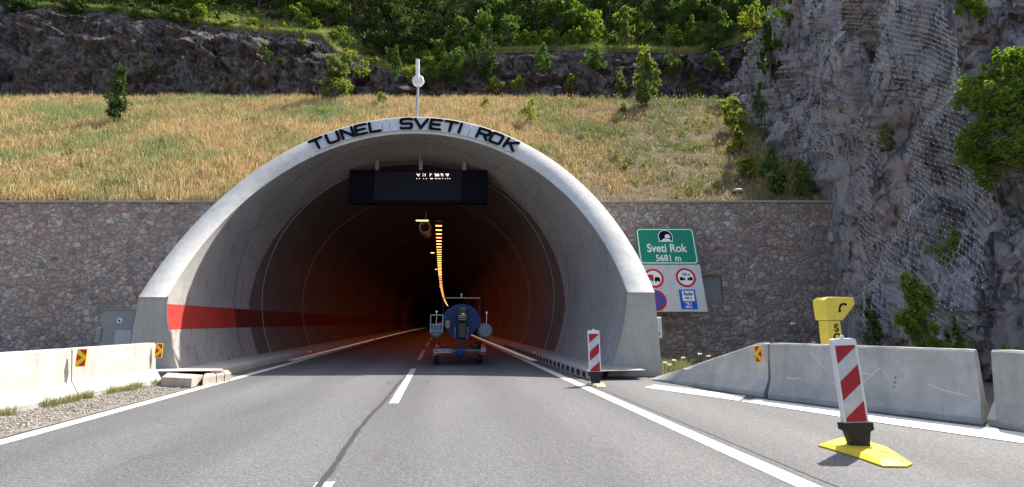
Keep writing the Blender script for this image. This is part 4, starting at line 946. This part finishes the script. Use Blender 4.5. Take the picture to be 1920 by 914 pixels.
def plant(name, label, cat, base, h, w, n, size, m, seed, group=None, stem_h=.25, lobes=5, col=False):
    rs = np.random.RandomState(seed); t = thing(name, label, cat, base, 0, group); Vs, Fs, cs = [], [], []; k = 0
    zc0 = h * stem_h; loose = lobes >= 5 and not col; lobes = int(lobes * 1.7) if loose else lobes
    for i in range(lobes):
        q = (i + .5) / lobes; a = rs.uniform(0, 6.28); wr = w / 2 * (1 - .55 * abs(q - .42) ** 1.3 * 2) * rs.uniform(.6, 1.25) * (.62 if loose else 1)
        rad = 0 if (col or lobes == 1) else w * (.40 if loose else .27) * (1 - .5 * q) * rs.uniform(.2, 1)
        C = np.array([rad * math.cos(a), rad * math.sin(a), zc0 + (h - zc0) * (.12 + .76 * q)])
        R_ = np.array([wr * (1. if col else .8), wr * (1. if col else .8), (h - zc0) * (.55 if lobes == 1 else .9 / lobes + (.07 if loose else .1))])
        V, F, cc = leaves(rs, C, R_, n // lobes, size); Vs.append(V); Fs.append(F + k); k += len(V); cs.append(cc)
    quadmesh('crown', np.concatenate(Vs), np.concatenate(Fs), m, t)
    mb = MB(); top = Vector((rs.normal() * .03 * h, rs.normal() * .03 * h, h * .8)); r0 = max(.012, h * .014)
    mb.tube([(0, 0, -.15), (top.x * .4, top.y * .4, h * .4), tuple(top)], [r0, r0 * .75, r0 * .2], 6)
    for cc in cs:
        for p in cc[::max(1, len(cc) // 3)][:4]:
            s_ = min(.8, max(.08, p[2] / h * .6)); st = Vector((top.x * s_, top.y * s_, h * .8 * s_)); mb.tube([tuple(st), tuple((st + Vector(p)) * .5 + Vector((0, 0, .02 * h))), tuple(p)], [r0 * .45, r0 * .3, r0 * .1], 4, False)
    mb.build('trunk' if h > 3 else 'stem', BARK, t); return t
def mea(px, py):       # meadow point under a sight line
    d = ray(px, py); s = np.linspace(14, 46, 4000); P = O + d * s[:, None]; zz = meadow_z(P[:, 0], P[:, 1]); i = np.argmax((P[:, 2] < zz) & (P[:, 1] > YW)); return P[i] if i else O + d * 32 / d[1]
def by_px(name, label, cat, px, pyb, pyt, wpx, n, size, m, seed, base=None, **kw):
    b = mea(px, pyb) if base is None else np.array(base, float); h = rowz(pyt, b[1]) - b[2]; w = wpx * b[1] / 870.
    b = b + np.array([0, 0, -.05]); return plant(name, label, cat, b, h, w, n, size, m, seed, **kw)
by_px('sapling', 'dark narrow sapling standing alone on the golden meadow at left', 'small tree', 213, 238, 128, 40, 3800, .15, L_DARK, 1, stem_h=.1, lobes=6, col=True)
by_px('shrub', 'rounded grey green shrub at the meadow top, left of the mast', 'shrub', 628, 192, 92, 84, 9000, .15, L_GREY, 2, stem_h=.03, lobes=7)
by_px('shrub', 'light green young tree at the meadow top, right of the mast', 'shrub', 1213, 202, 98, 66, 7500, .15, L_GREY, 3, stem_h=.06, lobes=6)
small = [('bush', 'leafy green bush above the wall end, beside the rock', 1458, 368, 285, 62, 2600, .13, L_MID, 11), ('bush', 'pale green bush against the rock above the stone wall', 1511, 371, 303, 50, 2200, .12, L_GREY, 12),
         ('bush', 'yellow green bush at the meadow edge under the dark hanging shrub', 1372, 250, 190, 62, 2200, .15, L_YEL, 13), ('bush', 'low yellow green bush halfway down the meadow edge by the cliff', 1388, 288, 240, 40, 1500, .14, L_YEL, 14),
         ('bush', 'sprawling bright bush on the lower meadow near the cliff foot', 1400, 330, 296, 60, 1500, .13, L_YEL, 15), ('bush', 'thin pale weed clump on the meadow right of the arch letters', 995, 236, 188, 44, 500, .15, L_YEL, 16),
         ('bush', 'small green weed clump on the meadow above the letters', 908, 206, 180, 34, 400, .14, L_YEL, 17), ('bush', 'small yellow weed clump near the right meadow crest', 1172, 214, 190, 26, 300, .14, L_YEL, 18),
         ('bush', 'little shrub beside the grey green shrub at the meadow top', 713, 196, 170, 38, 700, .14, L_GREY, 19), ('bush', 'tiny yellow sprig low on the brown meadow patch', 1172, 318, 304, 18, 150, .12, L_YEL, 20)]
for nm, lab, px, pb_, pt_, wp, n, sz, m, sd in small: by_px(nm, lab, 'bush', px, pb_, pt_, wp, n, sz, m, sd, stem_h=.02, lobes=4)
# behind the right barrier
by_px('leafy_shrub', 'bright green leafy shrub behind the right concrete barrier', 'shrub', 1715, 668, 500, 98, 6000, .085, L_BRIGHT, 31, base=(9.4 * .86, 9.6, 0.), stem_h=.02, lobes=7)
by_px('leafy_shrub', 'dark shaded shrub between the emergency phone and the rock', 'shrub', 1640, 668, 565, 40, 900, .11, L_DARK, 32, base=(pxX(1640, 640, 11.), 11., 0.), stem_h=.05, lobes=4)
by_px('leafy_shrub', 'low green shrub behind the barrier beside the gap', 'shrub', 1790, 668, 612, 70, 1000, .10, L_MID, 33, base=(pxX(1790, 640, 9.4), 9.4, 0.), stem_h=.02, lobes=3)
by_px('leafy_shrub', 'small weeds behind the last barrier at the picture edge', 'shrub', 1895, 690, 640, 50, 500, .09, L_MID, 34, base=(pxX(1895, 640, 7.6), 7.6, 0.), stem_h=.02, lobes=3)
# on the cliff
def on_cliff(name, label, px, py, hpx, wpx, n, sz, m, sd, lobes=4, out=.3):
    P, N = cliff_hit(px, py + hpx * .35); P = P + N * out; sc_ = P[1] / 880.; return plant(name, label, 'shrub' if hpx < 200 else 'tree', P, hpx * sc_, wpx * sc_, n, sz, m, sd, stem_h=.02, lobes=lobes)
by_px('cliff_tree', 'large bright leafy tree growing from the rock at the right edge', 'tree', 1925, 352, 80, 225, 15000, .085, L_BRIGHT, 41, base=atY(1925, 352, 9.6) + np.array([0, 0, .05]), stem_h=.02, lobes=11)
on_cliff('cliff_shrub', 'thin yellow green shrub on the rock above the low barrier shrub', 1800, 465, 62, 66, 600, .10, L_YEL, 42, 3, .2)
on_cliff('cliff_shrub', 'small pale shrub alone in the middle of the netted rock', 1675, 272, 44, 40, 420, .11, L_GREY, 43, 3, .15)
on_cliff('cliff_shrub', 'green shrub overhanging the rock at the top right', 1840, 20, 70, 70, 900, .14, L_BRIGHT, 44, 3, .3)
on_cliff('cliff_shrub', 'tall dark shrub hanging in the cleft left of the netting', 1462, 105, 150, 62, 3200, .16, L_DARK, 45, 6, .5)
on_cliff('cliff_shrub', 'broad grey green bush spilling down the rock corner over the meadow', 1350, 62, 120, 90, 3600, .17, L_MID, 47, 6, .3)
on_cliff('cliff_shrub', 'yellow green bush on the rock corner under the wood', 1420, 40, 70, 60, 1500, .16, L_YEL, 48, 4, .3)
on_cliff('cliff_shrub', 'thin green bush low in the cleft above the meadow edge', 1440, 190, 60, 40, 900, .14, L_MID, 49, 4, .3)
on_cliff('cliff_shrub', 'dim green shrub high at the rock edge above the cleft shrub', 1490, 15, 80, 60, 1300, .16, L_MID, 46, 4, .4)
# white scrap on the net and pale stone on the meadow
P, N = cliff_hit(1765, 330); mb = MB(); s_ = .012
mb.add([(-.02, 0, .12), (.09, -.02, -.06), (.04, .04, -.12), (-.09, .01, -.1), (0, -.07, -.04)], [(0, 4, 1), (0, 3, 4), (4, 3, 2), (4, 2, 1), (0, 1, 2), (0, 2, 3)]); o = mb.build('rag', WHITE); o.location = P + N * .3; tag(o, 'small white rag caught on the rock netting', 'rag')
P = mea(1384, 363); rs = np.random.RandomState(5); mb = MB(); mb.ball((0, 0, 0), (.22, .16, .07), 9, 5); mb.v = [(x * (1 + rs.uniform(-.15, .15)), y * (1 + rs.uniform(-.15, .15)), z) for x, y, z in mb.v]; o = mb.build('pale_stone', mat('pale_stone', (.6, .58, .55), .8)); o.location = P + np.array([0, 0, .12]); tag(o, 'flat pale stone lying at the meadow edge above the wall', 'stone')

# ledge bushes and wood above the rock step
rnd = random.Random(4)
def up_pt(px, Y_, row=60): X_ = pxX(px, row, Y_); return np.array([X_, Y_, float(upper_z(np.array(X_), np.array(Y_)))])
LB = [(590, 42.6, 50, 2.0, L_BRIGHT), (640, 43, 60, 2.6, L_BRIGHT), (690, 43.6, 45, 1.6, L_BRIGHT), (735, 42.4, 50, 2.2, L_MID), (775, 43, 60, 2.8, L_BRIGHT), (820, 42, 80, 3.4, L_BRIGHT), (800, 41.1, 70, 1.8, L_MID), (842, 40.9, 50, 1.6, L_MID), (885, 42, 55, 3.2, L_BRIGHT),
      (915, 41.6, 90, 4.8, L_MID), (955, 41.8, 70, 4.2, L_MID), (990, 42.2, 60, 2.8, L_BRIGHT), (1030, 42.4, 70, 2.6, L_BRIGHT), (1065, 42.2, 60, 2.4, L_BRIGHT), (1105, 42.4, 95, 3.0, L_BRIGHT), (1150, 42.6, 50, 2.0, L_MID), (1172, 42, 40, 4.6, L_GREY), (1215, 43, 60, 3.2, L_MID), (1262, 42.4, 95, 2.6, L_BRIGHT),
      (1300, 42.8, 70, 3.6, L_BRIGHT), (1345, 41.6, 75, 4.6, L_MID), (1390, 42.6, 80, 3.4, L_BRIGHT), (1432, 41.8, 70, 3.6, L_BRIGHT), (1330, 40.7, 60, 3.2, L_MID), (660, 41.2, 40, 1.2, L_YEL), (705, 41.4, 40, 1.3, L_YEL), (430, 41.6, 60, 1.3, L_BRIGHT), (480, 42.2, 60, 1.5, L_BRIGHT), (530, 42.4, 55, 1.4, L_YEL), (560, 43.8, 70, 2.8, L_BRIGHT)]
MD = {L_BRIGHT.name: 'bright green', L_MID.name: 'mid green', L_YEL.name: 'yellow green', L_GREY.name: 'grey green'}
for i, (px, Y_, wp, h, m) in enumerate(LB):
    b = up_pt(px, Y_); size_w = 'low' if h < 2 else 'broad' if wp > 75 else 'tall' if h > 3.3 else 'rounded'
    where = 'above the dark rock left of the mast' if px < 600 else 'above the grassy dip left of the mast' if px < 770 else 'just behind the mast' if px < 850 else 'on the ledge over the arch letters' if px < 1010 else 'on the ledge over the right meadow' if px < 1240 else 'near the corner where ledge meets cliff'
    plant('ledge_bush', f'{size_w} {MD[m.name]} bush {where}, {["first","second","third","fourth","fifth","sixth","seventh","eighth"][sum(1 for q in LB if q[0] < px and (q[0] - 600) * (px - 600) > 0 and int(q[0] / 200) == int(px / 200)) % 8]} in its run', 'bush', b - np.array([0, 0, .15]), h, wp * Y_ / 860, int(900 + h * wp * 9), .20, m, 100 + i, 'bushes along the rock ledge', stem_h=.02, lobes=5)
# wood
k = 0; treepos = []
ORD = ['first', 'second', 'third', 'fourth', 'fifth', 'sixth', 'seventh', 'eighth', 'ninth', 'tenth']
for row_i, (Y_, x0_, x1_, stp) in enumerate(((45.2, -60, 1440, 84), (48.5, -110, 1500, 84), (53, -150, 1560, 90), (60, -150, 1560, 90), (69, -150, 1560, 90))):
    j = 0; px = x0_
    while px < x1_:
        yy = Y_ + rnd.uniform(-1, 1); p_ = px + rnd.uniform(-22, 22); b = up_pt(p_, yy)
        if row_i == 0 and 400 < p_ < 560: px += stp; continue
        h = rnd.uniform(4.6, 6.6) + row_i * 1.1; m = L_DARK if rnd.random() < (.18 + .12 * row_i) or (660 < p_ < 860) else (L_MID if rnd.random() < .7 else L_BRIGHT)
        lab = f'{"dark" if m == L_DARK else "green"} tree, {ORD[(j % 10)]}{"" if j < 10 else " past the tenth"} from the left, {["front", "second", "third", "fourth", "rear"][row_i]} row of the wood'
        plant('broadleaf_tree', lab, 'tree', b - np.array([0, 0, .3]), h, h * rnd.uniform(.95, 1.25), 7000, .27, m, 300 + k, 'trees of the wood on the hill', stem_h=.08, lobes=6); k += 1; j += 1; px += stp
# undergrowth that closes the ground between the trees
nw = 1500; rs = np.random.RandomState(77); Y = 43.2 + rs.uniform(0, 1, nw) ** 1.3 * 34; X = (rs.uniform(-.95, .66, nw)) * Y; Z = upper_z(X, Y); kp = ~((X / Y > -.66) & (X / Y < -.33) & (Y < 47)); Vs, Fs, kk = [], [], 0
for x_, y_, z_ in zip(X[kp], Y[kp], Z[kp]):
    r_ = rs.uniform(.5, 1.3); V, F, _c = leaves(rs, np.array([x_, y_, z_ + r_ * .35]), np.array([r_, r_, r_ * .7]), int(75 * r_), .27, 6); Vs.append(V); Fs.append(F + kk); kk += len(V)
tag(quadmesh('undergrowth', np.concatenate(Vs), np.concatenate(Fs), L_GREY), kind='stuff')
# dark tree mass that overhangs the left rock
for i, (px, Y_, h, wp, m) in enumerate(((60, 41.6, 3.0, 110, L_DARK), (150, 41.4, 2.8, 110, L_DARK), (250, 41.4, 3.0, 110, L_DARK), (330, 41.2, 3.0, 100, L_DARK), (378, 41.5, 3.4, 70, L_BRIGHT))):
    b = up_pt(px, Y_, 20); plant('overhanging_tree', ['dark tree at the top left corner over the rock', 'dark tree over the left rock, second from the corner', 'dark tree over the left rock, third from the corner', 'dark tree over the left rock, beside the bright one', 'bright green tree at the end of the dark overhanging trees'][i], 'tree', b - np.array([0, 0, 1.2]), h, wp * Y_ / 860, 4200, .22, m, 500 + i, 'trees overhanging the left rock', stem_h=0., lobes=5)
# plants clinging to the rock step
for i, (px, py, hp, wp, m) in enumerate(((270, 118, 30, 55, L_YEL), (320, 135, 22, 18, L_YEL), (495, 95, 26, 30, L_MID), (522, 115, 20, 26, L_MID), (565, 65, 24, 30, L_GREY), (970, 155, 26, 30, L_YEL), (1075, 150, 40, 30, L_YEL), (885, 105, 50, 30, L_MID), (1310, 180, 34, 40, L_GREY), (1300, 150, 30, 24, L_MID), (1340, 120, 40, 40, L_MID), (805, 130, 40, 70, L_MID), (830, 130, 34, 40, L_BRIGHT), (740, 110, 60, 24, L_MID), (1410, 95, 40, 30, L_YEL), (860, 120, 60, 60, L_MID), (915, 112, 70, 60, L_DARK), (680, 128, 26, 46, L_YEL), (1120, 105, 40, 60, L_MID), (1210, 108, 34, 50, L_YEL), (1020, 110, 46, 50, L_MID), (770, 138, 34, 50, L_YEL), (1165, 150, 40, 34, L_GREY), (650, 160, 40, 34, L_MID), (1260, 120, 46, 44, L_MID), (930, 160, 34, 44, L_YEL))):
    b = atY(px, py + hp / 2, 38.0); lab = ['yellow green tuft patch on the dark left rock', 'thin yellow plant hanging on the dark left rock', 'green plant upper left on the dark rock', 'green plant under its neighbour on the dark rock', 'pale plant near the top of the left rock', 'small yellow plant low on the rock right of the mast', 'upright yellow plant on the brown rock over the meadow', 'green plant on the rock behind the letters', 'pale bush at the rock foot near the cliff corner', 'green plant above the pale foot bush', 'green plant spilling down the reddish rock corner', 'broad green bush spilling over the rock behind the mast', 'bright green bush right of the mast top', 'thin tall plant left of the mast', 'yellow plant on the violet rock corner', 'mid green plant hanging behind the mast base', 'dark bush hanging over the rock above the word SVETI', 'yellow tufts on the grassy dip left of the mast', 'green plant over the rock above the last letters', 'yellow plant above the light green young tree', 'green plant spilling over the rock above the word ROK', 'yellow tufts close left of the mast disc', 'pale plant on the rock beside the light green young tree', 'green plant beside the rounded grey green shrub', 'green plant on the rock right of the light green young tree', 'yellow tufts low on the rock above the word SVETI'][i]
    plant('rock_plant', lab, 'plant', b, hp * 38 / 870., wp * 38 / 870., int(150 + hp * wp * .8), .16, m, 700 + i, 'plants on the rock step', stem_h=0., lobes=3)

# ------------------------------------------------------------------ grass
def blades(rs, P, H, Wd, tint, lean=.35):
    n = len(P); a = rs.uniform(0, 2 * np.pi, n); D = np.stack([np.cos(a), np.sin(a), 0 * a], -1); a2 = rs.uniform(0, 2 * np.pi, n); Bd = np.stack([np.cos(a2), np.sin(a2), 0 * a], -1)
    l = (np.abs(rs.normal(0, lean, n)) * H)[:, None]; Hz = np.zeros((n, 3)); Hz[:, 2] = H; w = Wd[:, None] / 2
    M1 = P + Hz * .55 + Bd * l * .35; Tp = P + Hz * (1 - .25 * (l / np.maximum(H, .01)[:, None]) ** 2) + Bd * l
    V = np.stack([P - D * w, P + D * w, M1 + D * w * .8, M1 - D * w * .8, Tp + D * w * .35, Tp - D * w * .35], 1).reshape(-1, 3)
    i = np.arange(n)[:, None] * 6; F = np.concatenate([i + np.array([[0, 1, 2, 3]]), i + np.array([[3, 2, 4, 5]])]); C = np.repeat(tint, 6, 0); return V, F, C
def grass_obj(name, V, F, C):
    o = quadmesh(name, V, F, GRASS); me = o.data; at = me.color_attributes.new('tint', 'FLOAT_COLOR', 'POINT'); at.data.foreach_set('color', np.concatenate([C, np.ones((len(C), 1))], 1).astype(np.float32).ravel()); return tag(o, kind='stuff')
rs = np.random.RandomState(21)
NB = 430000; X = rs.uniform(-36, 18, NB); Y = YW - .04 + (rs.uniform(0, 1, NB) ** 1.12) * 16.1
gr_ = fbm(X * .22, Y * .3, X * 0 + 2, 4); dn = fbm(X * .5 + 9, Y * .6, X * 0 + 1, 4); fine = fbm(X * 1.6, Y * 2.0, X * 0 + 7, 3)
pxq = 960 + 870 * X / Y                                      # rough bearing, only to tell the left meadow from the bare right one
right = np.clip((pxq - 950) / 250, 0, 1)
low = np.clip(1 - (Y - YW) / 6, 0, 1)
dens = np.clip(.95 - .4 * right - .45 * right * low + 1.1 * dn + .7 * fine, .05, 1); keep = rs.uniform(0, 1, NB) < dens
Z = np.maximum(meadow_z(X, Y), ZW + .05); keep &= ~in_shell(X, Y, Z, TH + .15); X, Y, Z, gr_, fine, right, low = (q[keep] for q in (X, Y, Z, gr_, fine, right, low)); n = len(X)
gold = np.array([.60, .42, .16]); straw = np.array([.66, .57, .33]); rusty = np.array([.36, .20, .09]); grn = np.array([.20, .27, .06]); pale = np.array([.33, .38, .18])
far_left = np.clip((-12 - X) / 8, 0, 1)
gmask = np.clip(-.06 + 2.2 * gr_ + .8 * right * (1 - low * .6) + .5 * far_left + .4 * fine + rs.normal(0, .16, n), 0, 1)[:, None]
u_ = rs.uniform(0, 1, n)[:, None]; dry = np.where(u_ < .45, gold, np.where(u_ < .78, straw, rusty)); wet = np.where(rs.uniform(0, 1, n)[:, None] < .6, grn, pale)
tint = dry * (1 - gmask) + wet * gmask; tint = tint * rs.uniform(.7, 1.25, n)[:, None] * (1 - .25 * right)[:, None]
H = rs.uniform(.14, .50, n) * (1 - .45 * right) * (1 + 1.0 * fine); V, F, C = blades(rs, np.stack([X, Y, Z - .03], -1), H, rs.uniform(.012, .03, n), tint)
grass_obj('meadow_grass', V, F, C)
# broad leaved weeds between the blades
nw = 420; X = rs.uniform(-28, 15, nw); Y = YW + .3 + rs.uniform(0, 1, nw) * 15; Z = meadow_z(X, Y); wgt = fbm(X * .22, Y * .3, X * 0 + 2, 4) + .35 * np.clip((960 + 870 * X / Y - 950) / 250, 0, 1) + rs.normal(0, .15, nw) > .1; k_ = wgt & ~in_shell(X, Y, Z, TH + .3); X, Y, Z = X[k_], Y[k_], Z[k_]; Vs, Fs, kk = [], [], 0
for x_, y_, z_ in zip(X, Y, Z):
    r_ = rs.uniform(.12, .42); V, F, _c = leaves(rs, np.array([x_, y_, z_ + r_ * .55]), np.array([r_, r_, r_ * .8]), int(90 * r_ / .25), .085, 5); Vs.append(V); Fs.append(F + kk); kk += len(V)
tag(quadmesh('meadow_weeds', np.concatenate(Vs), np.concatenate(Fs), L_GREY), kind='stuff')
# seed heads
m_ = 9000; X = rs.uniform(-30, 14, m_); Y = YW + .3 + rs.uniform(0, 1, m_) * 15.3; Z = meadow_z(X, Y); k_ = ~in_shell(X, Y, Z, TH + .2); X, Y, Z = X[k_], Y[k_], Z[k_]; n = len(X)
V, F, C = blades(rs, np.stack([X, Y, Z + rs.uniform(.22, .42, n)], -1), rs.uniform(.08, .18, n), rs.uniform(.02, .04, n), np.where(rs.uniform(0, 1, n)[:, None] < .6, [[.55, .42, .2]], [[.38, .22, .12]]) * rs.uniform(.8, 1.2, n)[:, None], .6); grass_obj('seed_head_grass', V, F, C)
# grass on the ledge above the rock
NB = 120000; X = rs.uniform(-46, 26, NB); Y = 41.15 + rs.uniform(0, 1, NB) ** 2.2 * 6.5; Z = np.maximum(upper_z(X, Y), top_z(X) - .05); pxq = 960 + 840 * X / Y; dd = fbm(X * .4, Y * .5, X * 0 + 11, 3); kp = (dd > -.35) & ((pxq > 400) | (Y < 42.2)); X, Y, Z, dd = X[kp], Y[kp], Z[kp], dd[kp]; n = len(X)
g2 = np.clip(.65 + dd + rs.normal(0, .2, n), 0, 1)[:, None]; V, F, C = blades(rs, np.stack([X, Y, Z - .05], -1), rs.uniform(.25, .7, n), rs.uniform(.03, .06, n), (np.array([.5, .42, .15]) * (1 - g2) + np.array([.22, .30, .06]) * g2) * rs.uniform(.7, 1.2, n)[:, None]); grass_obj('ledge_grass', V, F, C)
# tufts along the left barrier foot, by the right pillar and behind the barriers
def tufts(name, cs, nper, hh, spread, cols):
    P = []; 
    for c in cs: P.append(np.array(c) + rs.normal(size=(nper, 3)) * np.array([spread, spread, 0]))
    P = np.concatenate(P); P[:, 2] = np.array([c[2] for c in cs]).repeat(nper) - .01; n = len(P); cidx = rs.randint(0, len(cols), n)
    V, F, C = blades(rs, P, rs.uniform(.4, 1.2, n) * hh, rs.uniform(.004, .009, n), np.array(cols)[cidx] * rs.uniform(.7, 1.2, n)[:, None], .5); return grass_obj(name, V, F, C)
nrmL = np.array([dL[1], -dL[0], 0]); cs = []
for s in np.arange(-3, np.linalg.norm(Lq - Lp) - .3, .055):
    if perlin(np.array(s * 1.4), np.array(0.), np.array(0.)) > -.22: cs.append(Lp + dL * s + nrmL * abs(rs.normal(.05, .08)))
tufts('verge_grass', cs, 40, .15, .035, [(.25, .27, .09), (.34, .30, .13), (.17, .22, .06)])
cs = [G(1228 + rs.uniform(-6, 60), 700 - rs.uniform(0, 18)) for _ in range(60)] + [np.array([rs.uniform(5.5, 11), rs.uniform(12, 16.8), 0]) for _ in range(150)]
tufts('wall_foot_grass', cs, 40, .30, .10, [(.18, .23, .06), (.28, .28, .1), (.38, .33, .15)])
for i, (px, py) in enumerate(((1245, 680), (1262, 676), (1279, 671), (1310, 664), (1326, 668), (1485, 607), (1524, 642), (1253, 684))):
    c = atY(px, py, 12. if px < 1400 else 12.5); t = thing('wild_flower', ['first', 'second', 'third', 'tall fourth', 'fifth', 'tallest', 'short', 'lowest'][i] + ' white headed wild flower behind the wedge shaped barrier' if px < 1400 else ['tall', 'short'][px > 1500] + ' white headed wild flower behind the long barrier', 'flower', (c[0], c[1], 0), 0, 'white wild flowers')
    MB().tube([(0, 0, 0), (.02, 0, c[2])], .006, 5).build('stem', L_DARK, t); mb = MB()
    for q in range(9): a = q * 2.4; mb.ball((.02 + .012 * q ** .5 * 1.6 * math.cos(a), .02 * q ** .5 * math.sin(a), c[2] + rnd.uniform(-.01, .01)), .016, 6, 4)
    mb.build('flower_head', SW, t)
# gravel verge: strip + stones
ga_ = np.arange(-8, 13.2, .1)
foot_u = np.interp(ga_, [Lp @ AX, Lq @ AX], [Lp @ UA, Lq @ UA]); ext = (Lq @ UA - Lp @ UA) / (Lq @ AX - Lp @ AX); foot_u = Lp @ UA + (ga_ - Lp @ AX) * ext - .1
GRV = mat('gravel_bed', (.3, .28, .25), .95); t_ = NT(GRV); v_ = t_.coord(); vo = t_.new('ShaderNodeTexVoronoi'); vo.inputs['Scale'].default_value = 38; t_.link(v_, vo.inputs['Vector']); cc_ = t_.ramp(vo.outputs['Color'], [(0, (.08, .07, .06)), (.4, (.17, .15, .13)), (.8, (.26, .24, .22)), (1, (.36, .34, .31))]); t_.link(cc_, t_.b.inputs['Base Color']); t_.bump(vo.outputs['Distance'], 1., .02)
P = np.stack([T(foot_u, ga_, .006 + .012 * np.abs(perlin(ga_ * 3, ga_ * 0, ga_ * 0))), T(np.full_like(ga_, -4.90) + .03 * perlin(ga_ * 2, ga_ * 0, ga_ * 0), ga_, .008)], 0); V, F = grid(P); tag(quadmesh('gravel_bed', V, F, GRV), kind='stuff')
ns = 9000; a_ = rs.uniform(-1, 12.4, ns); fu = Lp @ UA + (a_ - Lp @ AX) * ext; wgt = rs.beta(1.3, 1.3, ns); u_ = fu + .02 + (-5.0 - fu) * wgt; C = T(u_, a_, .012); s_ = rs.gamma(1.8, .004, ns) + .004
oc = np.array([(1, 0, 0), (0, 1, 0), (-1, 0, 0), (0, -1, 0), (0, 0, .7), (0, 0, -.7)], float); of = np.array([(0, 1, 4), (1, 2, 4), (2, 3, 4), (3, 0, 4), (1, 0, 5), (2, 1, 5), (3, 2, 5), (0, 3, 5)])
V = (oc[None] * s_[:, None, None] * rs.uniform(.6, 1.3, (ns, 6, 1)) + C[:, None]).reshape(-1, 3); F = (of[None] + (np.arange(ns) * 6)[:, None, None]).reshape(-1, 3)
GST = mat('gravel_stone', (.4, .38, .35), .9); t_ = NT(GST); g_ = t_.new('ShaderNodeNewGeometry'); t_.link(t_.ramp(g_.outputs['Random Per Island'], [(0, (.10, .085, .07)), (.5, (.23, .205, .18)), (1, (.42, .39, .35))]), t_.b.inputs['Base Color']); tag(quadmesh('gravel_stones', V, F, GST), kind='stuff')

# ------------------------------------------------------------------ rockfall netting
WIRE = mat('net_wire', (.50, .50, .52), .35, .5, .5)
tw = np.arange(cl[3] + 0.3, cl[8] + 3.0, .085); zw = np.arange(1.2, 30, .085); TT, ZZ = np.meshgrid(tw, zw, indexing='ij')
P, N = cliff(TT, ZZ)
# the net is stretched: it rests on the high points of the rock
base0, _ = cliff(TT, ZZ, False); dd = ((P - base0) * N).sum(-1)
from numpy.lib.stride_tricks import sliding_window_view
pad = 3; dp = np.pad(dd, pad, mode='edge'); mx = sliding_window_view(dp, (2 * pad + 1, 2 * pad + 1)).max((2, 3)); dp = np.pad(mx, 3, mode='edge'); sm = sliding_window_view(dp, (7, 7)).mean((2, 3))
PN = base0 + N * (sm * .8 + dd * .2 + .09)[..., None]
cov = fbm(TT * .55 + 4, ZZ * .09 + 2, TT * 0, 3) + .05
nn, mm = TT.shape; I, Jx = np.meshgrid(np.arange(nn - 1), np.arange(mm - 1), indexing='ij'); par = (I + Jx) % 2 == 0; ok = cov[:-1, :-1] > .0
segs = []
A = np.where(par[..., None], PN[:-1, :-1], PN[1:, :-1]); B = np.where(par[..., None], PN[1:, 1:], PN[:-1, 1:]); A = A[ok]; B = B[ok]; Nn = N[:-1, :-1][ok]
C0 = (PN[:-1, :-1] + PN[1:, 1:])[ok & par] * .5; NC = N[:-1, :-1][ok & par]; UPV = (PN[:-1, 1:] - PN[:-1, :-1])[ok & par]; UL = np.linalg.norm(UPV, axis=1)[:, None]; gk = UL[:, 0] < .3; C0, NC, UPV, UL = C0[gk], NC[gk], UPV[gk], UL[gk]; UPV = UPV / UL
def ribs(A, B, Nn, w, h):
    D = B - A; D = D / np.linalg.norm(D, axis=1)[:, None]; Sd = np.cross(D, Nn); Sd /= np.linalg.norm(Sd, axis=1)[:, None]
    V = np.stack([A - Sd * w, A + Sd * w, B + Sd * w, B - Sd * w, A + Nn * h, B + Nn * h], 1).reshape(-1, 3); i = np.arange(len(A))[:, None] * 6
    return V, np.concatenate([i + np.array([[0, 4, 5, 3]]), i + np.array([[4, 1, 2, 5]])])
gd = np.linalg.norm(B - A, axis=1) < .32; V1, F1 = ribs(A[gd], B[gd], Nn[gd], .0019, .0019)
V2, F2 = ribs(C0 - UPV * .026, C0 + UPV * .026, NC, .0095, .009)       # the double twist of each hexagon
net = quadmesh('rockfall_netting', np.concatenate([V1, V2]), np.concatenate([F1, F2 + len(V1)]), WIRE); tag(net, 'steel wire netting draped over the grey violet rock face at right', 'netting')
